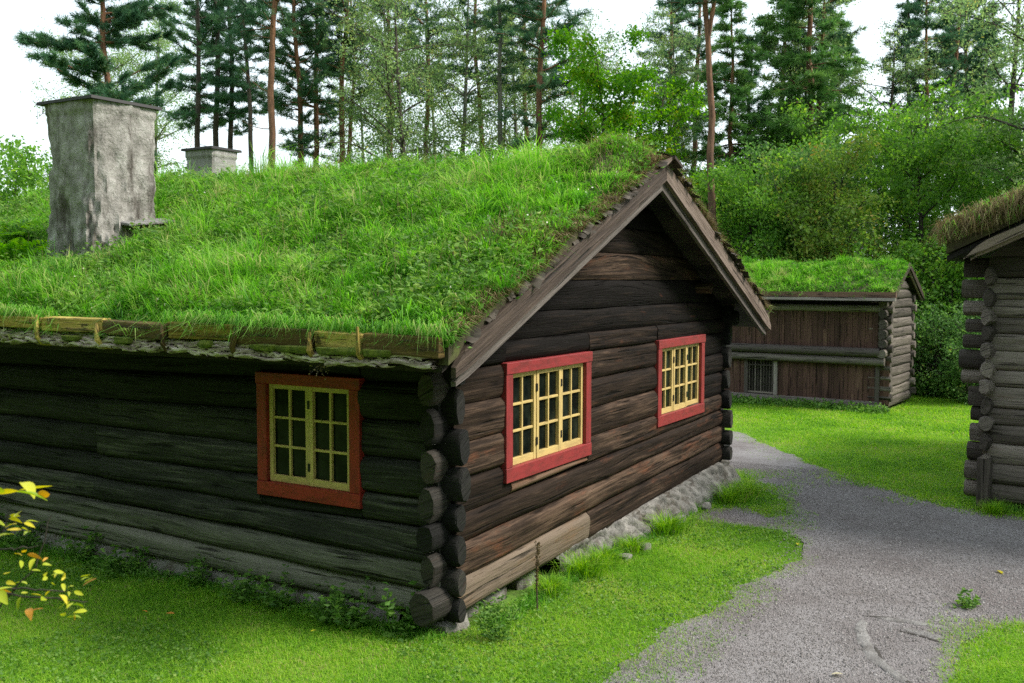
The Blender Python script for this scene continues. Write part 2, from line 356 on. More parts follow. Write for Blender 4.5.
# vectorised foliage ------------------------------------------------
def unit(a): return a/np.maximum(np.linalg.norm(a,axis=1,keepdims=True),1e-9)
def blades(P, h, wd, lean, az=None, up=None, rnd=None, curl=.0):
    n=len(P); az=rng.uniform(0,2*PI,n) if az is None else az; h=np.broadcast_to(h,n); wd=np.broadcast_to(wd,n); lean=np.broadcast_to(lean,n)
    D=np.stack([np.cos(az),np.sin(az),np.zeros(n)],1); sa=az+PI/2+rng.normal(0,.5,n)
    S=np.stack([np.cos(sa),np.sin(sa),np.zeros(n)],1)*wd[:,None]/2; U=np.tile([0,0,1.],(n,1)) if up is None else up
    mid=P+U*(h*.55)[:,None]+D*(h*lean*.3)[:,None]
    tip=P+U*(h*(1-.35*np.minimum(lean,1.6)-curl))[:,None]+D*(h*lean)[:,None]
    V=np.stack([P-S,P+S,mid-S*.75,mid+S*.75,tip],1).reshape(-1,3)
    b=(np.arange(n)*5)[:,None]; loops=(b+np.array([0,1,3,2,2,3,4])).ravel(); st=((np.arange(n)*7)[:,None]+np.array([0,4])).ravel()
    rnd=rng.uniform(0,.9,n) if rnd is None else rnd
    return V,loops,st,np.repeat(rnd,5)
def leaves(P, D, size, aspect=.55, rnd=None, nrm=None):
    """folded 4-point leaves starting at P along D"""
    n=len(P); D=unit(D); size=np.broadcast_to(size,n)[:,None]
    R=unit(rng.normal(0,1,(n,3))+(0 if nrm is None else nrm)); S=unit(np.cross(D,R)); Nn=np.cross(S,D)
    V=np.stack([P,P+D*size*.5+S*size*aspect/2+Nn*size*.08,P+D*size-Nn*size*.1,P+D*size*.5-S*size*aspect/2+Nn*size*.08],1).reshape(-1,3)
    b=(np.arange(n)*4)[:,None]; loops=(b+np.array([0,1,2,0,2,3])).ravel(); st=np.arange(n*2)*3
    rnd=rng.uniform(0,1,n) if rnd is None else rnd
    return V,loops,st,np.repeat(rnd,4)
def needles(C, D, ln, wd, k, rnd=None, spread=.9):
    n=len(C); P=np.repeat(C,k,0)+rng.normal(0,.03,(n*k,3)); d=unit(np.repeat(unit(D),k,0)+rng.normal(0,spread,(n*k,3))*.8)
    L_=ln*rng.uniform(.6,1.15,n*k)[:,None]; S=unit(np.cross(d,rng.normal(0,1,(n*k,3))))*wd/2
    V=np.stack([P-S,P+S,P+d*L_+S*.3,P+d*L_-S*.3],1).reshape(-1,3); b=(np.arange(n*k)*4)[:,None]
    loops=(b+np.array([0,1,2,3])).ravel(); st=np.arange(n*k)*4
    rnd=np.repeat(rng.uniform(0,.75,n) if rnd is None else rnd,k)+rng.uniform(0,.2,n*k)
    return V,loops,st,np.repeat(rnd,4)
def merge(parts):
    V=[];Lo=[];St=[];R=[];nv=nl=0
    for v,l,s,r in parts:
        V.append(v);Lo.append(l+nv);St.append(s+nl);R.append(r);nv+=len(v);nl+=len(l)
    return np.concatenate(V),np.concatenate(Lo),np.concatenate(St),np.concatenate(R)
def fobj(name, data, material, parent=None):
    me=rawmesh(name,data[0],data[1],data[2],material,data[3]); return link(bpy.data.objects.new(name,me),parent)
_lat=rng.uniform(-1,1,(64,64,8))
def vnoise(x,y,f,k=0):
    x=np.asarray(x,float)*f; y=np.asarray(y,float)*f; xi=np.floor(x).astype(int); yi=np.floor(y).astype(int); a=x-xi; b=y-yi
    a=a*a*(3-2*a); b=b*b*(3-2*b); g=lambda i,j:_lat[i%64,j%64,k]
    return (g(xi,yi)*(1-a)+g(xi+1,yi)*a)*(1-b)+(g(xi,yi+1)*(1-a)+g(xi+1,yi+1)*a)*b
def inpoly(x,y,poly):
    ins=np.zeros(len(x),bool); n=len(poly)
    for i in range(n):
        x0,y0=poly[i]; x1,y1=poly[(i+1)%n]
        c=((y0>y)!=(y1>y))&(x<(x1-x0)*(y-y0)/((y1-y0) if y1!=y0 else 1e-9)+x0); ins^=c
    return ins


# ------------------------------------------------------------------ terrain
def sst(a): a=np.clip(a,0,1); return a*a*(3-2*a)
def gz(x,y):
    x=np.asarray(x,float); y=np.asarray(y,float)
    hill=sst((x-19.5)/14)*sst((7-y)/9)*2.6
    far=sst((np.hypot(x-8,y)-34)/60)*.0
    near=.008*vnoise(x,y,.45,1)*sst((np.hypot(x,y)-1)/6)
    return hill+far+near-.02
c=np.concatenate([-np.geomspace(600,32,14),np.arange(-30,44.1,.75),np.geomspace(47,620,14)])
gx,gy=np.meshgrid(c,c,indexing='ij'); gzv=gz(gx,gy); n=len(c)
V=np.stack([gx,gy,gzv],-1).reshape(-1,3); ii=(np.arange(n-1)[:,None]*n+np.arange(n-1)).ravel()
loops=np.stack([ii,ii+n,ii+n+1,ii+1],1).ravel()
ground=link(bpy.data.objects.new('ground',rawmesh('ground',V,loops,np.arange(len(ii))*4,M_ground,np.zeros(len(V)),smooth=True))); tag(ground,kind='structure')

PATH=[(-7,-2.9),(-5,-2.3),(-3,-1.75),(-1.2,-1.45),(-.22,-1.41),(1.2,-1.48),(2.4,-1.60),(3.1,-1.80),(3.5,-1.86),(3.95,-1.72),(4.35,-1.55),(4.66,-1.28),(4.62,-.97),(4.45,-.47),(4.8,-.18),(5.25,-.35),(5.45,-.65),(5.15,-1.08),(5.5,-1.33),(5.9,-1.1),(6.38,-.73),(7.03,-.22),(7.6,-.1),(7.8,.8),(7.95,3),(8.3,8),(8,15),(11,15),(11.7,8),(11.65,3),(11.4,1.3),(10.7,.68),(9.6,-.1),(8.53,-1.01),(7.3,-2.15),(6.9,-2.7),(6.75,-3.3),(6.62,-3.9),(6.0,-6.5),(5.3,-12),(3.0,-12),(2.9,-6),(2.72,-3.9),(2.4,-3.62),(1.94,-3.46),(1.02,-3.53),(0,-4.2),(-2,-5.4),(-7,-7.2)]
def rough(poly, step, amp):
    o=[]
    for i in range(len(poly)):
        a=np.array(poly[i],float); b=np.array(poly[(i+1)%len(poly)],float); d=b-a; ln=np.hypot(*d); k=max(1,int(ln/step)); nn=np.array([-d[1],d[0]])/ln
        for j in range(k):
            q=a+d*j/k; o.append(tuple(q+nn*amp*(vnoise(q[0],q[1],1.6,2)+.7*vnoise(q[0],q[1],5,3)+.4*vnoise(q[0],q[1],13,4))))
    return o
PATHR=rough(PATH,.04,.08)
bm=bmesh.new(); vs=[bm.verts.new((x,y,float(gz(x,y))+.022)) for x,y in PATHR]
es=[bm.edges.new((vs[i],vs[(i+1)%len(vs)])) for i in range(len(vs))]
bmesh.ops.triangle_fill(bm,use_beauty=True,edges=es)
me=bpy.data.meshes.new('path'); bm.to_mesh(me); bm.free(); me.materials.append(M_path)
# the sheet follows the lawn: put it above the highest point it crosses
path=link(bpy.data.objects.new('path',me)); tag(path,kind='structure')
for v in me.vertices: v.co.z=-.006

camv=np.array(CAM); FW=np.array(fw); R2=np.array(r2); U2=np.array(u2)
def seen(P, margin=160, nearest=1.0):
    d=P-camv; z=d@FW; z1=np.maximum(z,.1); x=512+F*(d@R2)/z1; y=341.5-F*(d@U2)/z1
    return (z>nearest)&(x>-margin)&(x<1024+margin)&(y>-margin)&(y<683+margin)
HW,HL=6.769,9.6
def inhouse(x,y,m=0): return (x>-m)&(x<HW+m)&(y>-m)&(y<HL+m)
ca,sa_=math.cos(math.radians(-4)),math.sin(math.radians(-4))
def inrear(x,y):
    X=(x-16)*ca+(y+.33)*sa_; Y=-(x-16)*sa_+(y+.33)*ca
    return (X>0)&(X<2.2)&(Y>-.2)&(Y<7)
def scatter(x0,x1,y0,y1,dens):
    n=int((x1-x0)*(y1-y0)*dens); x=rng.uniform(x0,x1,n); y=rng.uniform(y0,y1,n)
    k=~inhouse(x,y,-.02)&~inrear(x,y)&~((x>7.0)&(y<-3.15)&(x<14))
    P=np.stack([x,y,gz(x,y)],1); k&=seen(P); return P[k]
LAWN=[]
for (x0,x1,y0,y1,dens,h,wd) in ((-5.5,4.6,-2.0,9,7500,.045,.0048),(4.4,8.2,-1.7,.4,5000,.05,.006),(-1,3.6,-5,-3.2,7500,.05,.005),(6.5,13,-4,7,2600,.05,.008),(13,24,-5,8,1500,.06,.012)):
    P=scatter(x0,x1,y0,y1,dens)
    jt=.07+.32*np.clip(.35+vnoise(P[:,0],P[:,1],2.2,3),0,1); jx=P[:,0]+rng.normal(0,1,len(P))*jt; jy=P[:,1]+rng.normal(0,1,len(P))*jt
    P=P[~inpoly(jx,jy,PATHR)]
    worn=vnoise(P[:,0],P[:,1],1.1,5)+.5*vnoise(P[:,0],P[:,1],3.7,6)
    P=P[rng.uniform(-1.9,-.2,len(P))<worn+.75]
    hh=h*rng.uniform(.6,1.35,len(P))*(1+.35*vnoise(P[:,0],P[:,1],.8,0)); rn=rng.beta(2,2,len(P))*.85
    rn=np.where(rng.uniform(0,1,len(P))<.04+.10*np.clip(vnoise(P[:,0],P[:,1],1.9,1)-.2,0,1),rng.uniform(.92,1,len(P)),rn)
    LAWN.append(blades(P,hh,wd*rng.uniform(.7,1.3,len(P)),rng.uniform(.5,1.5,len(P)),rnd=rn))
lawn=fobj('grass',merge(LAWN),M_lawn); tag(lawn,'short mown green lawn grass beside the gravel path',None,None,'stuff')
# clover and small leaves in the lawn
P=scatter(-5.5,4.6,-2,9,700); P=P[~inpoly(P[:,0],P[:,1],PATHR)]; P=P[vnoise(P[:,0],P[:,1],1.3,7)>.0]; P[:,2]+=.03
D=rng.normal(0,1,P.shape); D[:,2]=.25
cl=fobj('clover',leaves(P,D,rng.uniform(.018,.035,len(P)),.9,rng.uniform(.2,.9,len(P))),M_weed); tag(cl,'clover and small leaves growing through the lawn',None,None,'stuff')
# loose stones of the path
P=scatter(-2.5,8.5,-5,2.5,2600); P=P[inpoly(P[:,0]+rng.normal(0,.17,len(P)),P[:,1]+rng.normal(0,.17,len(P)),PATHR)]; n=len(P); P[:,2]=-.004
s=np.minimum(rng.gamma(2.0,.0024,n)+.002,.017)[:,None,None]
oc=np.array([[1,0,0],[0,1,0],[-1,0,0],[0,-1,0],[0,0,.7],[0,0,-.7]])[None]*rng.uniform(.6,1.2,(n,6,1)); a=rng.uniform(0,6.3,n); 
rx=oc[...,0]*np.cos(a)[:,None]-oc[...,1]*np.sin(a)[:,None]; ry=oc[...,0]*np.sin(a)[:,None]+oc[...,1]*np.cos(a)[:,None]
V=(np.stack([rx,ry,oc[...,2]],-1)*s+P[:,None,:]).reshape(-1,3); fc=np.array([0,1,4,1,2,4,2,3,4,3,0,4,1,0,5,2,1,5,3,2,5,0,3,5])
pb=fobj('gravel',(V,((np.arange(n)*6)[:,None]+fc).ravel(),np.arange(n*8)*3,np.repeat(rng.beta(2,3,n),6)),M_pebble); tag(pb,'loose grey stones on the gravel path',None,None,'stuff')

# ------------------------------------------------------------------ sod roofs
def sod_roof(parent, W, ov, z0, sl, y0, y1, thick, dens, hgt, wd, mat_, lump=.05, mound=None, dry=.04, leaf=1200, edge_dry=None, nofar=False, clear=()):
    """roof part: turf bed mesh, with grass and leafy weeds as its sub-parts; ridge along y, eaves at x=-ov and W+ov"""
    rx=W/2
    def T(x,y,soft=True):
        d=np.minimum(x,W-x)+ov; z=z0+sl*d
        z=z-.10*np.exp(-((x-rx)/.18)**2)
        z=z+lump*(vnoise(x+3,y,1.5,0)+.6*vnoise(x,y+9,3.7,1)+.35*vnoise(x,y,9,2))
        e=np.minimum(np.minimum(y-y0,y1-y),d); z=z-.09*(1-sst(e/.22))
        if mound is not None:
            for (mx,my,ms,ma) in mound: z=z+ma*np.exp(-((x-mx)**2+(y-my)**2)/ms**2)
        return z
    xs=np.linspace(-ov,W+ov,int((W+2*ov)/.09)); ys=np.linspace(y0,y1,int((y1-y0)/.09)); nx,ny=len(xs),len(ys)
    X,Y=np.meshgrid(xs,ys,indexing='ij'); Z=T(X,Y); Zb=z0-thick+sl*(np.minimum(X,W-X)+ov)
    V=np.concatenate([np.stack([X,Y,Z],-1).reshape(-1,3),np.stack([X,Y,Zb],-1).reshape(-1,3)]); nn=nx*ny
    ii=(np.arange(nx-1)[:,None]*ny+np.arange(ny-1)).ravel(); Q=[np.stack([ii,ii+ny,ii+ny+1,ii+1],1),np.stack([ii+nn,ii+1+nn,ii+ny+1+nn,ii+ny+nn],1)]
    for k in (np.arange(nx)*ny,np.arange(nx)*ny+ny-1,np.arange(ny),np.arange(ny)+(nx-1)*ny): Q.append(np.stack([k[:-1],k[1:],k[1:]+nn,k[:-1]+nn],1))
    Q=np.concatenate(Q); me=rawmesh('roof',V,Q.ravel(),np.arange(len(Q))*4,M_turfsoil,np.zeros(len(V)))
    roof=link(bpy.data.objects.new('roof',me),parent)
    def samp(n,xa,xb):
        x=rng.uniform(xa,xb,n); y=rng.uniform(y0-.02,y1,n); k=np.ones(n,bool)
        for (c0,c1,c2,c3) in clear: k&=~((x>c0)&(x<c1)&(y>c2)&(y<c3)&(rng.uniform(0,1,n)<.9))
        x,y=x[k],y[k]; return np.stack([x,y,T(x,y)-.01],1)
    A=(rx+ov+.25)*(y1-y0); P=samp(int(A*dens),-ov-.02,rx+.25)
    if not nofar: P=np.concatenate([P,samp(int(A*dens*.3),rx+.2,W+ov)])
    nb=len(P); Cc=samp(int(A*dens*.9/38),-ov-.02,rx+.2); nc=len(Cc); of=rng.normal(0,.035,(nc*38,2)); K=np.repeat(np.arange(nc),38)
    Pc=Cc[K].copy(); Pc[:,0]+=of[:,0]; Pc[:,1]=np.maximum(Pc[:,1]+of[:,1],y0); Pc[:,2]=T(Pc[:,0],Pc[:,1])-.01; P=np.concatenate([P[:int(nb*.55)],Pc]) if nofar else np.concatenate([P[rng.uniform(0,1,nb)<.6],Pc]); nk=len(P)-len(Pc)
    x,y=P[:,0],P[:,1]; n=len(P)
    cl=vnoise(x,y,1.0,3)+.7*vnoise(x,y,2.9,4); hh=hgt*rng.uniform(.45,1.4,n)*np.clip(1+.55*cl,.35,2)
    az=np.where(x<rx,PI,0)+rng.normal(0,1.1,n)
    az[nk:]=np.arctan2(of[:,1],of[:,0])+rng.normal(0,.5,len(of)); ch=rng.gamma(5,.2,nc); hh[:nk]*=.75; hh[nk:]*=ch[K]*.9
    edge=(y-y0)<.18; az=np.where(edge&(rng.uniform(0,1,n)<.6),-PI/2+rng.normal(0,.6,n),az)
    rn=np.clip(.42+.18*rng.normal(0,1,n)+.10*cl,0,.86); rn[nk:]=np.clip(rng.normal(.5,.23,nc)[K]+rng.normal(0,.07,len(K)),.02,.9); dr=rng.uniform(0,1,n)<dry*(1+2.2*np.clip(vnoise(x,y,.8,6),-.4,1))
    rn=np.where(dr,rng.uniform(.86,1,n),rn)
    if edge_dry: rn=np.where(rng.uniform(0,1,n)<edge_dry*np.exp(-(y-y0)/.3),rng.uniform(.85,1,n),rn)
    lean=rng.uniform(.25,1.25,n); eav=(x<-ov+.2)|(x>W+ov-.2); lean=np.where(eav,rng.uniform(.7,1.5,n),lean); curl=np.where(eav|edge,rng.uniform(0,.5,n),0)
    tg=fobj('turf_grass',blades(P,hh,wd*rng.uniform(.6,1.4,n),lean,az,rnd=rn,curl=curl),mat_,roof); tag(tg,kind='stuff')
    # leafy weeds in clumps
    k=int(A*leaf/9); C=samp(k,-ov+.05,rx+.2); C=C[vnoise(C[:,0],C[:,1],1.7,5)+rng.uniform(-.6,.6,len(C))>.05]; L_=np.repeat(C,9,0)
    r_=rng.uniform(0,1,len(C)); L_=L_+rng.normal(0,.045,L_.shape); L_[:,2]+=np.abs(rng.normal(.05,.05,len(L_)))*hgt/.13
    D=rng.normal(0,1,L_.shape); D[:,2]=rng.uniform(-.1,.8,len(L_))
    tl=fobj('turf_weeds',leaves(L_,D,rng.uniform(.03,.075,len(L_)),.5,np.clip(np.repeat(r_,9)*.75+rng.uniform(0,.2,len(L_)),0,1)),M_weed,roof); tag(tl,kind='stuff')
    return roof, T
def bargeboards(roof, W, ov, zl, sl, y, th, wo, wi, mo, mi, curve=.05):
    """two boards on each slope: upper board proud, narrow board below and behind it"""
    for sgn in (0,1):
        fx=(lambda x: x) if sgn==0 else (lambda x: W-x)
        for (nm,yy,lo,hi,mm,x0) in (('bargeboard',y,0,wo,mo,-ov),('bargeboard',y+th+.006,-wi,.06,mi,-ov+.07)):
            b=MB(); k=24; G=[]; xs=[x0+(W/2-x0)*i/k for i in range(k+1)]
            rn=random.random(); o_=random.uniform(0,30); U=[]
            for x in xs:
                z=zl+sl*(x+ov); cut=curve*max(0,1-(x-x0)/.25)**2; wv=.006*math.sin(x*3.1+sgn)+.004*math.sin(x*9+2*sgn)
                h0,h1=z+lo+cut*.4,z+hi-cut*2+wv; H_=h1-h0; xx=fx(x)
                G.append([(xx,yy,h0),(xx,yy-th,h0+.004),(xx,yy-th,h1-.004),(xx,yy,h1),(xx,yy,h0)])
                U.append([(o_+x*1.09,o_+q) for q in (0,th,th+H_,2*th+H_,2*th+2*H_)])
            b.grid(G,rn,U)
            for row,ur in ((G[0],U[0]),(G[-1],U[-1])): b.add(row[:4],[(0,1,2,3)],[[(o_+q*.1,o_+q) for q in (0,.1,.2,.3)]],rn)
            b.build(nm,mm,roof)
def bark_fringe(roof, W, ov, zl, sl, y, n):
    b=MB()
    for i in range(n):
        sgn=random.random()<.5; x=random.uniform(-ov+.05,W/2); z=zl+sl*(x+ov)+random.uniform(-.015,.05); ln=random.uniform(.05,.14); fx=(lambda q:q) if sgn else (lambda q:W-q)
        G=[]; k=4; dep=random.uniform(.02,.10); a=random.uniform(-.04,.06); 
        for t in range(k+1):
            q=x+ln*t/k; zz=z+sl*(q-x)+a*(t/k-.5)+random.uniform(-.008,.008); G.append([(fx(q),y+.05,zz+.02),(fx(q),y-dep*.5,zz+.012*random.random()),(fx(q),y-dep-random.uniform(0,.02),zz-random.uniform(0,.03))])
        b.grid(G)
    return b.build('birch_bark',M_fringe,roof)

# ------------------------------------------------------------------ main cabin
cabin=thing('log_cabin','dark tarred log cabin with grass roof, red framed windows and plastered chimney','log cabin')
GL=[.10,.39,.67,.91,1.20,1.49,1.80,2.09,2.28,2.52,2.80,3.08,3.35,3.60,3.84]
GR=[.33,.60,.83,1.04,1.26,1.56,1.82,2.09,2.28,2.52,2.80,3.08,3.35,3.60,3.84]
W1=(.857,2.510,1.057,2.093); W2=(4.271,5.838,1.102,2.109); W3=(.878,2.031,.907,1.994)
SL=.442
def gline(i,x): return GL[i]+(GR[i]-GL[i])*x/HW
g=MB(); sill=MB(); nrm=(0,-1,0); GY=.045
ROW={1:.60,2:.56,3:.5,4:.5,5:.46,6:.42,7:.28,8:.10,9:.16,10:.44,11:.36,12:.06,13:.0}  # upper rows: blacker sheltered tar, darkened further for the roof's shade
def gseg(mb,i,xa,xb,bul=.06,rnd=None,**k):
    mb.log((xa,GY,gline(i,xa)),(xb,GY,gline(i,xb)),(xa,GY,gline(i+1,xa)),(xb,GY,gline(i+1,xb)),nrm,bul*.56,rnd=rnd,seg=max(3,int((xb-xa)*4)),**k)
def gr(i): return min(1,max(0,ROW[i]+random.uniform(-.14,.14)))
for i in range(14):
    if i==0: gseg(sill,0,.12,2.52,.075,.75,pw=5); gseg(g,0,2.53,HW-.05,.06,.5,pw=5)
    elif i<3: gseg(g,i,.10,HW-.05,.065,gr(i),pw=6)
    elif i<8:
        if i==3:
            gseg(g,3,.10,.98,rnd=gr(3),pw=6); gseg(g,3,2.48,HW-.05,rnd=gr(3),pw=6)
            g.log((.99,GY,.94),(2.47,GY,1.0),(.99,GY,1.05),(2.47,GY,1.05),nrm,.03,rnd=.9)
        else:
            gseg(g,i,.10,W1[0]+.01,rnd=gr(i),pw=6)
            gseg(g,i,W1[1]-.01,W2[0]+.01,rnd=gr(i),pw=6); gseg(g,i,W2[1]-.01,HW-.05,rnd=gr(i)-.15,pw=6)
            if i==7: gseg(g,7,W1[0]+.015,W1[1]-.015,rnd=.2); gseg(g,7,W2[0]+.015,W2[1]-.015,rnd=.25)
            if i==4: pass
    else:
        zu=lambda z: max(.05,(z-2.13)/SL-.558)
        a0,a1=zu(GL[i]),min(zu(GL[i+1]),HW/2-.02)
        g.log((a0,GY,GL[i]),(HW-a0,GY,GL[i]),(a1,GY,GL[i+1]),(HW-a1,GY,GL[i+1]),nrm,.022,seg=20,rnd=gr(i),pw=7)
gable=g.build('gable_wall',M_gable,cabin,smooth=True)
so_=sill.build('sill_log',M_sill,cabin,smooth=True); so_['label']='pale brown replaced sill log'
# side wall
S0=[.09,.30,.53,.81,1.06,1.35,1.67,1.98,2.24]; S1=[.17,.43,.60,.80,1.04,1.33,1.60,1.87,2.12]
def sline(i,y): return S0[i]+(S1[i]-S0[i])*min(y,6.5)/5.9
sw=MB()
sl2=MB()
def sseg(i,ya,yb,bul=.085,x=0,rnd=None):
    x=x+.05; bul*=.58; rnd={0:.98,1:.8,2:.66,3:.5,4:.52,5:.45,6:.35,7:.15}[i]+random.uniform(-.12,.02)
    (sl2 if i==0 else sw).log((x,yb,sline(i,yb)),(x,ya,sline(i,ya)),(x,yb,sline(i+1,yb)),(x,ya,sline(i+1,ya)),(-1,0,0),bul,seg=max(4,int((yb-ya)*3)),wav=.014,pw=5,rnd=rnd)
for i in range(8):
    if i<2: sseg(i,.10,HL,.10 if i==0 else .085)
    elif i==2: sseg(2,.10,4.3); sseg(2,4.31,HL,x=.015)
    else:
        sseg(i,.10,W3[0]+.01) if i<8 else None
        sseg(i,W3[1]-.01,4.22); sseg(i,4.23,HL,x=.03)
sw.log((.06,W3[1]-.02,.80),(.06,W3[0]+.02,.81),(.06,W3[1]-.02,.905),(.06,W3[0]+.02,.905),(-1,0,0),.04)
sw.log((.06,W3[1]-.02,1.99),(.06,W3[0]+.02,1.99),(.06,W3[1]-.02,2.2),(.06,W3[0]+.02,2.2),(-1,0,0),.06)
s2_=sl2.build('sill_log',M_paleside,cabin,smooth=True); s2_['label']='pale grey bottom log of the shaded side wall'
side=sw.build('side_wall',M_side,cabin,smooth=True)
# walls out of sight and a dark box added inside to block light
lin=MB(); lin.box((.12,.12,.1),(HW-.09,HL,2.3),1); lin.hexa([(.15,.13,2.28),(HW-.15,.13,2.28),(HW/2+.05,.13,3.78),(HW/2-.05,.13,3.78),(.15,HL,2.28),(HW-.15,HL,2.28),(HW/2+.05,HL,3.78),(HW/2-.05,HL,3.78)])
lin.build('rear_wall_fill',M_deck,cabin)
# crossing log ends at both front corners
for cx in (0,HW):
    e=MB(); sg=-1 if cx==0 else 1
    for i in range(8):
        z0,z1=(GL[i],GL[i+1]) if cx==0 else (GR[i],GR[i+1]); zc=(z0+z1)/2; rz=(z1-z0)/2*.96; ln=.14+random.uniform(-.03,.035); ry=.080+random.uniform(-.012,.012); yc=.13
        if i==0: rz*=1.08; ry=.115; ln=.215; yc=.12
        s0=random.uniform(.86,.96)
        e.tube([(cx+sg*ln,yc,zc),(cx+sg*(ln-.015),yc,zc),(cx+sg*.02,yc,zc),(cx-sg*.2,yc,zc)],[s0,1,1.0,.98],random.choice((8,9,10)),squash=(ry,rz),jit=.10)
    for i in range(9):
        z0,z1=(S0[i],S0[i+1]) if i<8 else (2.2,2.42); dz=.26 if cx and i<8 else 0
        z0,z1=z0+dz,z1+dz
        if z1>2.5: continue
        zc=(z0+z1)/2-.015; rz=(z1-z0)/2*.97; ln=.075+random.uniform(-.03,.03) if i<8 else .17
        xc=cx+(.09 if cx==0 else -.09); rx_=.070+random.uniform(-.01,.012); s0=random.uniform(.84,.95)
        e.tube([(xc,-ln,zc),(xc,-ln+.02,zc),(xc,.0,zc),(xc,.25,zc)],[s0,1,1.0,.98],random.choice((8,9,10)),squash=(rx_,rz),jit=.10)
    e.build('corner_log_ends',M_endgrain,cabin,smooth=True)
# foundation stones
def rock(mb,c,s,rnd=None,seed=0):
    nu,nv=12,8; G=[]; ph=[random.uniform(0,6.3) for _ in range(6)]
    for i in range(nv+1):
        row=[]; th=PI*i/nv
        for j in range(nu+1):
            a=2*PI*(j%nu)/nu; d=Vector((math.sin(th)*math.cos(a),math.sin(th)*math.sin(a),math.cos(th)))
            q=Vector([math.copysign(abs(v)**.55,v) for v in d]); r=1+.10*math.sin(3*d.x+ph[0])+.09*math.sin(4*d.y+ph[1])+.08*math.sin(5*d.z+ph[2]+2*d.x)
            row.append(Vector(c)+Vector((q.x*s[0],q.y*s[1],q.z*s[2]))*r)
        G.append(row)
    mb.grid(G,rnd)
fs=MB(); G=[]; nxs=240
for q in range(nxs+1):
    x=1.9+(HW+.16-1.9)*q/nxs; top=gline(0,min(x,HW))+.02; out=.02+.27*sst(np.array((x-2.2)/1.6)).item(); row=[]
    for c_ in range(17):
        t=c_/16; y=.06-out*t; z=top*(1-t**1.7)+(-.04)*t
        cell=abs(float(vnoise(x*1.0+y*.8,z+y*1.3,7.5,3)))**.5; nn=.075*(cell-.55)+.03*float(vnoise(x,z-y,4,1))+.03*float(vnoise(x,z-y,17,2))
        k=min(1,t*6)*1.0; row.append((x,y-nn*k,max(z+nn*.6*k,-.06)))
    G.append(row)
fs.grid(G)
for x in (2.7,3.1,3.9,4.4,5.2,5.9,6.5): rock(fs,(x,-.20-random.uniform(0,.12),.0),(random.uniform(.07,.14),.07,.03+random.uniform(.01,.05)))
for x in (.5,.9,1.5): rock(fs,(x,.22,.0),(.2,.1,.12))
G=[]
for q in range(261):
    y=.5+(HL-.5)*q/260; top=sline(0,y)+.01; row=[]
    for c_ in range(9):
        t=c_/8; cell=abs(float(vnoise(y,t*.3+5,5,3)))**.5; nn=.05*(cell-.5)+.03*float(vnoise(y,t,9,1)); row.append((.08-.14*t-nn*min(1,t*5),y,max(top*(1-t**1.8)-.04*t,-.06)))
    G.append(row)
fs.grid(G)
rock(fs,(.15,.15,.0),(.16,.16,.10))
fs.build('foundation',M_stone,cabin,smooth=True)

def window(parent, O, ex, nv, wd, z0, z1, sashes, red, label=None):
    O=Vector(O); ex=Vector(ex); nv=Vector(nv)
    P=lambda a,z,d: O+ex*a+nv*d+Vector((0,0,z))
    def bx(mb,a0,a1,za,zb,d0,d1,horiz,rnd=None):
        if horiz: Q=[P(a,z,d) for a in (a0,a1) for (z,d) in ((za,d0),(za,d1),(zb,d1),(zb,d0))]
        else: Q=[P(a,z,d) for z in (za,zb) for (a,d) in ((a0,d0),(a0,d1),(a1,d1),(a1,d0))]
        mb.hexa(Q,rnd)
    c=MB(); cs,ct,cb=.112,.10,.125
    bx(c,-.006,wd+.008,z1-ct,z1,-.05,.098,True); bx(c,-.004,wd+.004,z0,z0+cb,-.05,.095,True)
    bx(c,0,cs,z0+cb+.001,z1-ct-.001,-.05,.09,False); bx(c,wd-cs,wd,z0+cb+.001,z1-ct-.001,-.05,.09,False)
    w_=c.build('window',red,parent,bevel=.006)
    if label: w_['label']=label
    a0,a1,b0,b1=cs+.001,wd-cs-.001,z0+cb+.001,z1-ct-.001; sw_=(a1-a0)/sashes
    for k in range(sashes):
        s=MB(); l,r=a0+k*sw_+.002,a0+(k+1)*sw_-.002; f=.042; fb=.062; prj=.052+(.006 if k%2 else 0)
        bx(s,l,l+f,b0,b1,.0,prj,False); bx(s,r-f,r,b0,b1,.0,prj,False)
        bx(s,l+f,r-f,b0,b0+fb,.0,prj-.002,True); bx(s,l+f,r-f,b1-f,b1,.0,prj-.002,True)
        m_=(l+r)/2; bx(s,m_-.011,m_+.011,b0+fb,b1-f,.012,prj-.008,False)
        for q in (1,2):
            zz=b0+fb+(b1-f-b0-fb)*q/3; bx(s,l+f,r-f,zz-.011,zz+.011,.012,prj-.010,True)
        sh=s.build('sash',M_yellow,w_,bevel=.003)
        if k and sashes==3 or sashes==2 and k:
            pass
    gl=MB(); bx(gl,a0+.01,a1-.01,b0+.01,b1-.01,.016,.022,True); gl.build('glass',M_glass,w_)
    for k in range(1,sashes):
        for zz in (b0+.16,b1-.16):
            hi=MB(); bx(hi,a0+k*sw_-.012,a0+k*sw_+.012,zz-.035,zz+.035,.05,.064,False); hi.build('hinge',M_iron,w_)
window(cabin,(W1[0],.082,0),(1,0,0),(0,-1,0),W1[1]-W1[0],W1[2],W1[3],3,M_red)
window(cabin,(W2[0],.082,0),(1,0,0),(0,-1,0),W2[1]-W2[0],W2[2],W2[3],3,M_red)
window(cabin,(.068,W3[1],0),(0,-1,0),(-1,0,0),W3[1]-W3[0],W3[2],W3[3],2,M_redold,'shaded window with two yellow casements in a faded red frame')

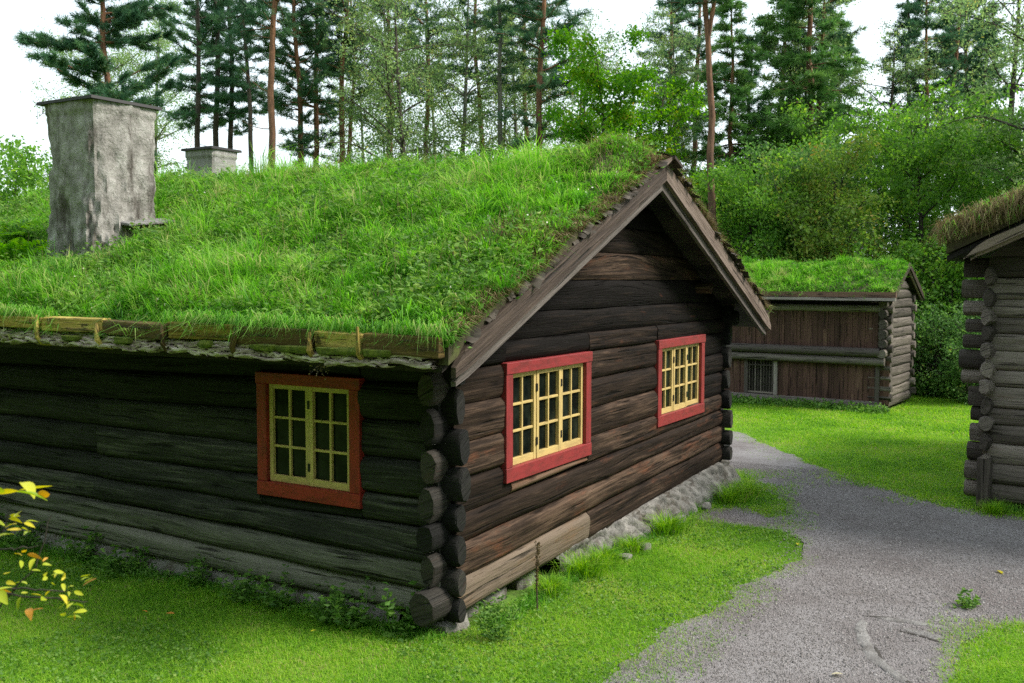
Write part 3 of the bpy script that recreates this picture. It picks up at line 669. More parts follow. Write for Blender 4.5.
# roof
roof,TT=sod_roof(cabin,HW,.60,2.40,SL,-.40,HL,.20,4800,.145,.0095,M_turf,lump=.07,mound=[(3.2,.15,.5,.10),(3.35,3.1,.35,.12),(1.2,2.2,1.0,.05),(2.6,1.0,.8,.05)],dry=.07,leaf=2600,clear=[(.62,1.9,5.02,6.3)])
dk=MB()
for sgn in (0,1):
    fx=(lambda q:q) if sgn==0 else (lambda q:HW-q)
    for k in range(21):
        xa=-.60+k*.19; xb=xa+.185
        if xb>HW/2: xb=HW/2
        za,zb=2.145+SL*(xa+.6),2.145+SL*(xb+.6)
        dk.hexa([(fx(xa),-.345,za),(fx(xb),-.345,zb),(fx(xb),-.345,zb+.05),(fx(xa),-.345,za+.05),(fx(xa),HL,za),(fx(xb),HL,zb),(fx(xb),HL,zb+.05),(fx(xa),HL,za+.05)])
dk.build('roof_decking',M_deck,roof)
pu=MB()
for px_,pz in ((1.15,2.72),(HW-1.15,2.72),(HW/2,3.72)):
    pu=MB(); pu.tube([(px_,-.16,pz-.02),(px_,-.15,pz-.02),(px_,.3,pz-.02)],[.06,.07,.07],12,jit=.05); pu.build('purlin',M_gable,roof,smooth=True)
bargeboards(roof,HW,.558,2.086,SL,-.393,.042,.20,.10,M_board,M_greyboard)
rc=MB(); rc.hexa([(HW/2-.16,-.50,3.965),(HW/2+.02,-.50,4.055),(HW/2+.02,-.50,4.085),(HW/2-.17,-.50,3.995),(HW/2-.16,.2,3.98),(HW/2+.02,.2,4.07),(HW/2+.02,.2,4.10),(HW/2-.17,.2,4.01)]); rc.hexa([(HW/2-.02,-.53,4.05),(HW/2+.20,-.53,3.97),(HW/2+.21,-.53,4.0),(HW/2-.02,-.53,4.085),(HW/2-.02,.2,4.06),(HW/2+.2,.2,3.98),(HW/2+.21,.2,4.01),(HW/2-.02,.2,4.095)])
rc.build('ridge_board',M_board,roof)
bark_fringe(roof,HW,.558,2.086+.215,SL,-.40,70)
# dry moss and dead grass along the gable edge
n=14000; xx=rng.uniform(-.55,HW+.55,n); yy=-.42+np.abs(rng.normal(0,.07,n)); P=np.stack([xx,yy,TT(xx,yy)],1)
ed=fobj('edge_grass',blades(P,rng.uniform(.04,.13,n),.006,rng.uniform(.3,1.6,n),-PI/2+rng.normal(0,1.0,n),rnd=rng.uniform(0,1,n),curl=rng.uniform(0,.5,n)),M_dry,roof); tag(ed,kind='stuff')
n=5000; c_=np.array([(3.35,3.1),(3.2,.15),(3.3,4.2),(2.7,6.9),(1.0,.1)])[rng.integers(0,5,n)]; xy=c_+rng.normal(0,.22,(n,2)); xy[:,1]=np.maximum(xy[:,1],-.38)
P=np.stack([xy[:,0],xy[:,1],TT(xy[:,0],xy[:,1])],1); dt=fobj('dry_tussock',blades(P,rng.uniform(.07,.2,n),.006,rng.uniform(.3,1.4,n),rnd=rng.uniform(0,1,n)),M_dry,roof); tag(dt,kind='stuff')
n=9000; yy=rng.uniform(-.4,HL,n); kk=vnoise(yy,yy*0+3,1.4,4)+.5*vnoise(yy,yy*0+8,4,5); yy=yy[(kk+rng.uniform(-.5,.5,n)>.28)|((yy<.05)&(rng.uniform(0,1,n)<.75))]; n=len(yy); xx=-.60-np.abs(rng.normal(0,.035,n)); P=np.stack([xx,yy,2.375+.008*yy+rng.uniform(.0,.07,n)],1)
eg=fobj('eave_grass',blades(P,rng.uniform(.06,.2,n),.008,rng.uniform(.5,1.1,n),PI+rng.normal(0,.9,n),rnd=rng.uniform(.1,1,n),curl=rng.uniform(.3,1.3,n)),M_turf,roof); tag(eg,kind='stuff')
n=1300; xx=rng.uniform(-.4,3.4,n); yy=rng.uniform(-.35,9,n); P=np.stack([xx,yy,TT(xx,yy)],1); ts=fobj('seed_stems',blades(P,rng.uniform(.2,.42,n),.0035,rng.uniform(.15,.8,n),rnd=rng.uniform(.55,1,n)),M_dry,roof); tag(ts,kind='stuff')
n=500; xx=rng.uniform(-.5,3.3,n); yy=rng.uniform(-.3,9,n); k=vnoise(xx,yy,.9,2)>.05; P=np.stack([xx,yy,TT(xx,yy)+rng.uniform(.06,.16,n)],1)[k]
m,nt,p=mat('white_petal'); p.inputs['Base Color'].default_value=(.62,.6,.52,1); M_petal=m
D=rng.normal(0,1,P.shape); fl=fobj('small_flowers',leaves(P,D,rng.uniform(.012,.026,len(P)),.8),M_petal,roof); tag(fl,kind='stuff')
# eave: turf log, birch bark, pegs, moss
pegs=[7.8,6.9,6.0,5.1,4.05,3.19,2.37,1.59,.755,.285]; ev=MB(); ends=[HL]+pegs+[-.385]
for a,b in zip(ends[:-1],ends[1:]):
    ja=random.uniform(-.012,.012); za=2.365+.012*a-.02+ja; zb=2.365+.012*b-.02+ja+random.uniform(-.012,.012)
    ev.beam((-.655+random.uniform(-.008,.008),a-.006,za),(-.655+random.uniform(-.008,.008),b+.006,zb),.10,random.uniform(.11,.135),(0,0,1),jit=.012)
ev.build('eave_log',M_lichen,roof,bevel=.012)
for q in pegs:
    b=MB(); j=random.uniform(-.05,.05); hz=random.uniform(-.05,.03); b.tube([(-.60,q,2.2),(-.70,q,2.215),(-.735,q+j*.4,2.27),(-.725,q+j,2.36),(-.715,q+j*1.6,2.45+hz)],[k_*random.uniform(.7,1.15) for k_ in (.024,.026,.024,.020,.013)],7,jit=.2); b.build('peg',M_lichen,roof,smooth=True)
bk=MB()
for i in range(420):
    y=random.uniform(-.36,HL); ln=random.uniform(.12,.55); lay=random.random(); z=2.185+lay*.10+.008*y; x=-.68-.05*random.random()+.05*lay; th=random.uniform(.008,.02); k=6; a=random.uniform(-.03,.03); G=[]
    for t in range(k+1):
        yy=min(y+ln*t/k,HL); zz=z+a*(t/k-.5)+.012*math.sin(t*1.3+i); o_=random.uniform(-.006,.006)
        G.append([(x+.10,yy,zz+th),(x+.02,yy,zz+th),(x-.012+o_,yy,zz+th*.5),(x-.01+o_,yy,zz-th*.5),(x+.02,yy,zz-th),(x+.10,yy,zz-th)])
    bk.grid(G)
bk.build('eave_bark',M_bark,roof)
mo=MB()
for (y,s) in ((1.25,.16),(1.0,.14),(.55,.15),(.4,.12),(.15,.12),(2.9,.1),(3.6,.12),(.85,.1),(5.4,.12),(1.9,.09)):
    mo=MB(); rock(mo,(-.70,y,2.275),(.05,s,.028)); mo.build('moss',M_moss,roof,smooth=True)

def chimney(parent,x0,x1,y0,y1,zb,zt,mm,flare,amp,cap_t=.035,name='chimney'):
    b=MB(); k=22; nz_=60; cx,cy=(x0+x1)/2,(y0+y1)/2; hx,hy=(x1-x0)/2,(y1-y0)/2; G=[]
    per=[]
    for s in range(4):
        for i in range(k):
            t=-1+2*i/k; per.append([(t,-1),(1,t),(-t,1),(-1,-t)][s])
    per.append(per[0]); sd=x0*3+y0
    for j in range(nz_+1):
        z=zb+(zt-zb)*j/nz_; row=[]
        for (a,c_) in per:
            nn=float(amp*(1.25-.95*(j/nz_))*(vnoise(a*1.7+c_*2.3+sd+5,z*1.1,1.3,1)+.6*vnoise(a*2.3-c_*1.9+sd+20,z,3.1,2)+.5*vnoise(a*3-c_*4+sd,z,8,3)+.3*vnoise(a*5+c_*4+sd,z,19,4)))
            f=1+flare*max(0,1-(j/nz_)/.35)**1.5; band=.018 if z>zt-.10 else 0
            q=math.hypot(a,c_); ro=1-.07*max(0,(q-1.2)/.22); ra,rc_=a*ro,c_*ro
            row.append((cx+ra*(hx*f+nn+band),cy+rc_*(hy*f+nn+band),z))
        G.append(row)
    b.grid(G); ch=b.build(name,mm,parent,smooth=True)
    c=MB(); o=.045; m_=[(cx-hx-o,cy-hy-o),(cx+hx+o,cy-hy-o),(cx+hx+o,cy+hy+o),(cx-hx-o,cy+hy+o)]
    c.hexa([(p[0],p[1],zt) for p in m_]+[(p[0]*.985+cx*.015,p[1]*.985+cy*.015,zt+cap_t) for p in m_]); c.hexa([(p[0]*.98+cx*.02,p[1]*.98+cy*.02,zt+cap_t-.002) for p in m_]+[(p[0]*.2+cx*.8,p[1]*.2+cy*.8,zt+cap_t+.05) for p in m_])
    c.build('chimney_cap',M_iron,ch); return ch
ch1=chimney(cabin,.87,1.75,5.35,6.25,2.85,4.80,M_chim,.10,.05); ch1['label']='tall stained grey plastered chimney with a flat iron cap'
lg=MB(); lg.hexa([(1.16,5.14,3.40),(1.16,5.40,3.43),(1.16,5.40,3.47),(1.16,5.14,3.43),(1.86,5.16,3.47),(1.86,5.40,3.50),(1.86,5.40,3.54),(1.86,5.16,3.50)]); lg.build('drip_ledge',M_slab,ch1,bevel=.01)
ch2=chimney(cabin,4.30,4.82,7.2,7.78,3.3,4.76,M_chim2,.02,.012); ch2['label']='small pale plastered chimney beyond the ridge'

# ------------------------------------------------------------------ rear barn
rb=thing('storage_barn','low brown boarded barn with barred opening and bright green grass roof beyond the lawn','barn',(16,-.33,0),math.radians(-4))
BW,BL=2.15,6.5
fb=MB()
def vboards(mb,y0,y1,z0,z1,x,wd=.15):
    y=y0
    while y<y1-.02:
        ww=min(wd*random.uniform(.7,1.25),y1-y); o=random.uniform(-.012,.012); mb.box((x+o-.02,y+.003,z0+random.uniform(-.01,.0)),(x+o+.02,y+ww-.003,z1),2,random.uniform(.32,.62)); y+=ww
vboards(fb,.06,2.22,.18,1.0,0); vboards(fb,2.98,BL,.18,1.0,0); vboards(fb,.0,BL,1.32,2.12,-.02,.13); vboards(fb,-.24,-.02,.12,1.2,.02,.12)
fb.build('board_wall',M_brownboard,rb)
ln_=MB(); ln_.box((.06,-.12,.05),(BW-.05,BL,2.35),1); ln_.build('rear_wall_fill',M_deck,rb)  # dark box filling the barn, standing for the unlit inside behind the bars
bm_=MB(); bm_.box((-.10,-.10,.03),(.05,BL,.18),1); bm_.tube([(-.09,-.16,1.055),(-.09,BL,1.05)],[.09,.09],10,jit=.06); bm_.tube([(-.13,-.06,1.25),(-.13,BL,1.245)],[.10,.10],10,jit=.06); bm_.tube([(-.05,-.1,2.2),(-.05,BL,2.2)],[.08,.08],10)
bm_.build('wall_beam',M_greyboard,rb,smooth=True)
for y in (.0,2.25,2.95):
    b=MB(); b.box((-.06,y-.045,.181),(.04,y+.045,.965),2); b.build('post',M_greyboard,rb,bevel=.006)
gt=MB()
for k in range(9): gt.tube([(-.02,2.33+k*.068,.2),(-.02,2.33+k*.068,.96)],[.010,.010],6)
gt.box((-.035,2.296,.205),(-.005,2.904,.24),1); gt.box((-.035,2.296,.84),(-.005,2.904,.865),1); gt.build('barred_opening',M_grey,rb)
for (y,ww,d) in ((1.2,.5,.2),(2.6,.4,.18),(4.4,.5,.2),(.0,.3,.18)):
    sg_=MB(); rock(sg_,(.02,y,-.0),(d,ww/2,.12)); sg_.build('foundation_stone',M_stone,rb,smooth=True)
gw=MB(); k=11; zs=[.06+i*.213 for i in range(k+1)]
for i in range(k): gw.log((.05,-.2,zs[i]),(BW,-.2,zs[i]),(.05,-.2,zs[i+1]),(BW,-.2,zs[i+1]),(0,-1,0),.03,seg=8,pw=5,rnd=random.uniform(.1,.7))
z=zs[-1]
while z<2.85:
    a0=max(.05,(z-2.2)/.5-.35); a1=(z+.2-2.2)/.5-.35; a1=min(a1,BW/2-.02)
    gw.log((a0,-.2,z),(BW-a0,-.2,z),(a1,-.2,z+.2),(BW-a1,-.2,z+.2),(0,-1,0),.03,seg=6,pw=5,rnd=random.uniform(.1,.7)); z+=.2
gw.build('gable_wall',M_grey,rb,smooth=True)
le=MB(); lb=MB()
for i in range(k):
    zc=(zs[i]+zs[i+1])/2; ln=.07+random.uniform(-.03,.05)
    lb.tube([(BW-.08,-.2-ln-.02,zc+.09),(BW-.08,.2,zc+.09)],[.085,.085],9,squash=(1,1),jit=.1)
    if zc>1.15: 
        le.tube([(-.12-ln,-.12,zc),(.2,-.12,zc)],[.10,.10],9,squash=(.9,.95),jit=.1); le.tube([(.06,-.24-ln*.5,zc+.1),(.06,.2,zc+.1)],[.09,.09],9,jit=.1)
    else: le.tube([(.07,-.24-ln*.4,zc+.1),(.07,.2,zc+.1)],[.085,.085],9,jit=.1)
le.build('corner_log_ends',M_grey,rb,smooth=True); lb.build('corner_log_ends',M_grey,rb,smooth=True)
rroof,RT=sod_roof(rb,BW,.42,2.56,.50,-.36,BL+.3,.16,3200,.12,.012,M_turf,lump=.035,dry=.03,leaf=500)
dk=MB()
for sgn in (0,1):
    fx=(lambda q:q) if sgn==0 else (lambda q:BW-q)
    dk.hexa([(fx(-.42),-.33,2.35),(fx(BW/2),-.33,2.35+.50*(BW/2+.42)),(fx(BW/2),-.33,2.40+.50*(BW/2+.42)),(fx(-.42),-.33,2.40),(fx(-.42),BL,2.35),(fx(BW/2),BL,2.35+.50*(BW/2+.42)),(fx(BW/2),BL,2.40+.50*(BW/2+.42)),(fx(-.42),BL,2.40)])
dk.build('roof_decking',M_deck,rroof)
bargeboards(rroof,BW,.40,2.33,.50,-.35,.03,.13,.04,M_board,M_board)
ev=MB(); ev.beam((-.46,-.45,2.50),(-.46,BL,2.50),.08,.11); ev.build('eave_log',M_brownboard,rroof); ev=MB(); ev.beam((-.47,-.45,2.405),(-.47,BL,2.405),.10,.05,jit=.01); ev.build('eave_bark',M_greyboard,rroof)

# ------------------------------------------------------------------ right barn
qb=thing('log_barn','weathered grey log barn with crossing corner logs and shaggy overhanging turf, at the path edge','barn',(7.13,-3.12,0),math.radians(-90-7))
QW,QL=5.6,6.0
gw=MB(); zs=[.07]; 
while zs[-1]<3.0: zs.append(zs[-1]+random.uniform(.19,.27))
for i in range(len(zs)-1):
    gw.log((.05,0,zs[i]),(QW,0,zs[i]+.02),(.05,0,zs[i+1]),(QW,0,zs[i+1]+.02),(0,-1,0),.03,seg=18,rnd=random.uniform(.45,.9) if i!=12 else .2,wav=.014,pw=5)
z=zs[-1]
while z<4.3:
    a0=max(.05,(z-2.98)/.5-.3); a1=min((z+.22-2.98)/.5-.3,QW/2-.03)
    gw.log((a0,0,z),(QW-a0,0,z),(a1,0,z+.22),(QW-a1,0,z+.22),(0,-1,0),.06,seg=12); z+=.22
gw.build('gable_wall',M_grey,qb,smooth=True)
ln_=MB(); ln_.box((.08,.08,.03),(QW-.05,QL,3.13),1); ln_.build('rear_wall_fill',M_grey,qb)
le=MB()
for i in range(len(zs)-1):
    zc=(zs[i]+zs[i+1])/2; r=(zs[i+1]-zs[i])/2; up_=1.0 if zc>1.45 else 0
    ln=.13+.10*up_+random.uniform(-.03,.04)
    le.tube([(-ln,.07,zc),(-ln+.02,.07,zc),(.2,.07,zc)],[.92,1,1],9,squash=(.07,r*.93),jit=.18)
    ln=.14+.07*up_+random.uniform(-.04,.05); le.tube([(.09+random.uniform(-.015,.015),-ln,zc-r*.9),(.09,-ln+.03,zc-r*.9),(.09,.2,zc-r*.9)],[.85,1,1],9,squash=(.06+.025*random.random(),r*.95),jit=.2)
le.box((.02,-.17,.02),(.17,-.02,.62),2)
le.build('corner_log_ends',M_grey,qb,smooth=True)
qroof,QT=sod_roof(qb,QW,.30,3.36,.47,-.62,QL+.3,.24,3800,.17,.008,M_turf,lump=.07,dry=.22,leaf=350,edge_dry=.5,mound=[(-.1,-.5,.5,.06),(.9,-.5,.4,.05)])
dk=MB()
for sgn in (0,1):
    fx=(lambda q:q) if sgn==0 else (lambda q:QW-q)
    h=.47*(QW/2+.3); dk.hexa([(fx(-.3),-.58,3.04),(fx(QW/2),-.58,3.04+h),(fx(QW/2),-.58,3.10+h),(fx(-.3),-.58,3.10),(fx(-.3),QL,3.04),(fx(QW/2),QL,3.04+h),(fx(QW/2),QL,3.10+h),(fx(-.3),QL,3.10)])
dk.build('roof_decking',M_deck,qroof)
bargeboards(qroof,QW,.10,3.03+.02,.47,-.60,.04,.11,.04,M_board,M_board)
for (n,mm,nm,a,b) in ((7000,M_dry,'hanging_dry_grass',.10,.32),(2200,M_turf,'hanging_grass',.08,.24)):
    xx=rng.uniform(-.38,QW*.6,n); yy=-.60+rng.normal(0,.07,n); P=np.stack([xx,yy,QT(xx,np.maximum(yy,-.58))-np.where(yy<-.58,rng.uniform(0,.16,n),0)],1)
    hb=blades(P,rng.uniform(a,b,n),.007,rng.uniform(.3,1.2,n),np.where(xx<0,PI*.9,-PI/2)+rng.normal(0,1.1,n),rnd=rng.uniform(.1,1,n),curl=rng.uniform(.1,1.3,n)); tag(fobj(nm,hb,mm,qroof),kind='stuff')

# ------------------------------------------------------------------ trees
def tubes(branches, sides=5):
    """branches: list of (pts (k,3), radii (k,)) -> one mesh"""
    parts=[]
    for pts,rad in branches:
        pts=np.asarray(pts,float); k=len(pts); t=np.gradient(pts,axis=0); t=unit(t); ref=np.array([0,0,1.]) if abs(t[0,2])<.8 else np.array([1.,0,0]); sN=sides if rad[0]<.06 else 9
        S=unit(np.cross(t,ref)); Uq=np.cross(S,t); a=np.arange(sN)*2*PI/sN
        V=(pts[:,None]+(S[:,None]*np.cos(a)[None,:,None]+Uq[:,None]*np.sin(a)[None,:,None])*np.asarray(rad)[:,None,None]).reshape(-1,3)
        i,j=np.meshgrid(np.arange(k-1),np.arange(sN),indexing='ij'); j2=(j+1)%sN
        L_=np.stack([i*sN+j,i*sN+j2,(i+1)*sN+j2,(i+1)*sN+j],-1).reshape(-1,4)
        parts.append((V,L_.ravel(),np.arange(len(L_))*4,np.full(len(V),.5)))
    return merge(parts)
def tree_obj(name, br, fol, bmat, fmat):
    """thing with trunk and crown; geometry built at the origin"""
    t=bpy.data.objects.new(name,None); t.empty_display_size=.2; link(t)
    d=tubes(br); me=rawmesh('trunk',d[0],d[1],d[2],bmat,d[3],smooth=True); link(bpy.data.objects.new('trunk',me),t)
    me=rawmesh('crown',fol[0],fol[1],fol[2],fmat,fol[3]); link(bpy.data.objects.new('crown',me),t)
    return t
R=rng
def spine(p0,d,ln,k,bend,sag=0):
    pts=[np.array(p0,float)]; d=np.array(d,float); d/=np.linalg.norm(d)
    for i in range(k):
        d=d+R.normal(0,bend,3); d[2]-=sag; d/=np.linalg.norm(d); pts.append(pts[-1]+d*ln/k)
    return np.array(pts)
def pine(H,r0,cb,Rm,lean=(0,0),bmat=None,fmat=None,dens=1.0,shape='pine',stubs=8,fork=0,name='pine_tree',tl=.2):
    k=16; zz=np.linspace(0,H,k+1); wob=np.cumsum(R.normal(0,.05,(k+1,2)),0); wob-=wob[0]
    tp=np.stack([lean[0]*zz/H+wob[:,0],lean[1]*zz/H+wob[:,1],zz],1); tr=r0*(1-zz/H)**.75+.012
    br=[(tp,tr)]; C=[];D=[];RN=[]
    at=lambda z: np.array([np.interp(z,zz,tp[:,0]),np.interp(z,zz,tp[:,1]),z])
    stems=[(at,H,cb)]
    if fork:
        f0=at(fork); fp=spine(f0,(.12,-.16,1),H*.4,7,.06); br.append((fp,np.linspace(np.interp(fork,zz,tr)*.85,.02,len(fp))))
        stems.append((lambda z: np.array([np.interp(z,fp[:,2],fp[:,0]),np.interp(z,fp[:,2],fp[:,1]),z]),fp[-1,2],fork+1))
    for (A,Ht,c0) in stems:
        z=c0
        while z<Ht-.15:
            t=(z-c0)/(Ht-c0)
            prof=((1-t)**.65*(.45+.55*min(1,t*3.5))) if shape=='pine' else ((1-t)**.9+.05)
            for q in range(R.integers(2,5) if shape=='pine' else R.integers(3,6)):
                if R.uniform()<.15: continue
                ln=Rm*prof*R.uniform(.35,1.2)+.15; az=R.uniform(0,2*PI); el=(R.uniform(-.25,.3)+.5*t) if shape=='pine' else (-.18+.5*t)
                d=(math.cos(az),math.sin(az),math.tan(el)); bp=spine(A(z),d,ln,6,.12,R.uniform(-.05,.03) if shape=='pine' else -.02)
                br.append((bp,np.linspace(max(.012,.018*ln),.005,7)))
                m=max(3,int(ln/.155*dens))
                for w_ in range(m):
                    s=R.uniform(.18,1.0); b0=bp[int(s*6)] if s<1 else bp[-1]; i=min(5,int(s*6)); dirb=bp[i+1]-bp[i]; dirb/=np.linalg.norm(dirb)
                    sd_=np.cross(dirb,[0,0,1.])*R.choice([-1,1]); dd=dirb*.8+sd_*R.uniform(.2,1.0)+np.array([0,0,R.uniform(-.1,.35) if shape=='pine' else R.uniform(-.45,.05)])
                    dd/=np.linalg.norm(dd); tlen=R.uniform(.2,.6)*min(1,.4+ln/2); rn=R.uniform(0,.75)
                    for u in np.arange(.25,1.01,.25):
                        C.append(b0+dd*tlen*u); D.append(dd); RN.append(rn)
            z+=R.uniform(.22,.5) if shape=='pine' else R.uniform(.2,.4)
    for q in range(stubs):
        z=R.uniform(cb*.35,cb); az=R.uniform(0,2*PI); br.append((spine(at(z),(math.cos(az),math.sin(az),R.uniform(-.2,.2)),R.uniform(.3,1.3),4,.15),np.linspace(.02,.005,5)))
    fol=needles(np.array(C),np.array(D),tl,.026,int(11*dens),np.array(RN))
    return tree_obj(name,br,fol,bmat,fmat)
def broadleaf(H,r0,cb,Rm,nleaf,lsz,bmat,fmat,lean=(0,0),droop=.0,stems=1,name='deciduous_tree',clump=.28,limb=18,top=.75):
    br=[];tips=[]
    for s in range(stems):
        a0=R.uniform(0,2*PI); l=np.array([lean[0],lean[1],H])+(np.array([math.cos(a0),math.sin(a0),0])*Rm*.45 if stems>1 else 0)
        base=np.array([math.cos(a0),math.sin(a0),0])*.15*(stems>1)
        tp=spine(base,l,H*R.uniform(.85,1)*(1 if s==0 else .9),12,.05 if stems>1 else .028); zz=tp[:,2]; rr=r0*(1-np.linspace(0,1,13))**.8+.01; br.append((tp,rr))
        nl=max(5,limb//stems)
        for q in range(nl):
            t=cb+(1-cb)*((q+R.uniform(0,1))/nl); i=min(11,int(t*12)); p0=tp[i]; az=q*2.4+R.uniform(-.6,.6)
            prof=math.sin(PI*min(1,.18+.82*(t-cb)/(1-cb)*top+.02))**.7; ln=Rm*max(.25,prof)*R.uniform(.65,1.15)
            bp=spine(p0,(math.cos(az),math.sin(az),R.uniform(.35,1.1)),ln,7,.13,droop*.5); br.append((bp,np.linspace(max(.012,rr[i]*.5),.006,8)))
            for w_ in range(max(4,int(ln*4.5))):
                j=R.integers(2,8); d=R.normal(0,1,3); d[2]=d[2]*.5+.25-droop*2
                sp=spine(bp[min(j,7)],d,ln*R.uniform(.2,.45),4,.2,droop); br.append((sp,np.linspace(.010,.003,5))); tips+= [sp[1],sp[2],sp[3],sp[4]]
            tips.append(bp[-1])
        tips.append(tp[-1])
    tips=np.array(tips); wt=R.gamma(.7,1,len(tips)); idx=R.choice(len(tips),nleaf,p=wt/wt.sum()); crn=R.uniform(0,.7,len(tips))
    P=tips[idx]+R.normal(0,clump,(nleaf,3))*np.array([1,1,.75]); P[:,2]=np.maximum(P[:,2],.05)
    D=R.normal(0,1,(nleaf,3)); D[:,2]-=.5+droop*3
    fol=leaves(P,D,lsz*R.uniform(.6,1.25,nleaf),.62,np.clip(crn[idx]+R.uniform(0,.3,nleaf),0,1),nrm=np.array([0,0,1.2]))
    return tree_obj(name,br,fol,bmat,fmat)

PROTO={}
PROTO['p1']=lambda: pine(18,.17,6.2,3.2,(.3,.2),M_pbark,M_pine,1.7)
PROTO['p2']=lambda: pine(20,.15,9.0,2.4,(-.3,.4),M_dbark,M_pine,1.1)
PROTO['p3']=lambda: pine(21,.15,11.4,2.4,(.5,-.3),M_pbark,M_pine,.9)
PROTO['p7']=lambda: pine(21,.14,11.2,2.3,(.4,-.2),M_bbark,M_pine,.9)
PROTO['p8']=lambda: pine(20,.12,10.8,2.2,(.9,-.6),M_dbark,M_pine,.9)
PROTO['p4']=lambda: pine(19,.15,8.0,2.3,(.3,.3),M_pbark,M_pine,1.0)
PROTO['p5']=lambda: pine(14,.15,5.6,2.1,(0,.2),M_pbark,M_pine2,1.25,'spruce',name='spruce_tree')
PROTO['p6']=lambda: pine(13.6,.14,4.5,1.55,(.2,0),M_dbark,M_pine,1.2,'spruce',name='spruce_tree')
PROTO['fork']=lambda: pine(17,.125,11.0,2.6,(.2,1.5),M_pbark,M_pine,1.0,fork=9.6,stubs=3)
PROTO['b1']=lambda: broadleaf(15,.13,.36,2.3,13000,.095,M_bbark,M_birch,(.3,.2),.06,name='birch_tree',limb=34,clump=.17)
PROTO['b2']=lambda: broadleaf(14,.17,.30,3.2,12500,.095,M_dbark,M_birch,(0,.2),.05,name='birch_tree',limb=28,clump=.18)
PROTO['m1']=lambda: broadleaf(11,.11,.34,2.0,15000,.13,M_dbark,M_green,name='maple_tree',limb=26,clump=.18)
PROTO['a1']=lambda: broadleaf(7.2,.11,.12,2.5,19000,.13,M_dbark,M_mid,name='alder_tree',limb=34,clump=.22)
PROTO['a2']=lambda: broadleaf(8.0,.12,.10,2.9,20000,.13,M_dbark,M_darkleaf,name='alder_tree',limb=34,clump=.24)
PROTO['r1']=lambda: broadleaf(6.6,.09,.15,2.2,16000,.12,M_dbark,M_russet,name='rowan_tree',limb=30,clump=.2)
PROTO['s1']=lambda: broadleaf(3.0,.04,.05,1.3,6500,.10,M_dbark,M_mid,stems=5,name='bush',limb=30,clump=.15)
PROTO['s2']=lambda: broadleaf(2.4,.035,.05,1.2,6000,.09,M_dbark,M_darkleaf,stems=5,name='bush',limb=30,clump=.15)
PROTO['s3']=lambda: broadleaf(2.8,.035,.05,1.2,4500,.09,M_dbark,M_green,stems=5,name='bush',limb=28,clump=.15)
BUILT={}
def place(kind,x,y,label,cat,group,sc=1.0,rz=None,dz=0):
    if kind not in BUILT: o=BUILT[kind]=PROTO[kind]()
    else: o=copy_tree(BUILT[kind])
    o.location=(x,y,float(gz(x,y))-.05+dz); o.rotation_euler=(0,0,R.uniform(0,6.28) if rz is None else rz); o.scale=(sc,)*3
    return tag(o,label,cat,group)
GP='tall trees behind the cabin'; GR_='trees of the wood edge behind the barns'; GB='bushes at the wood edge'
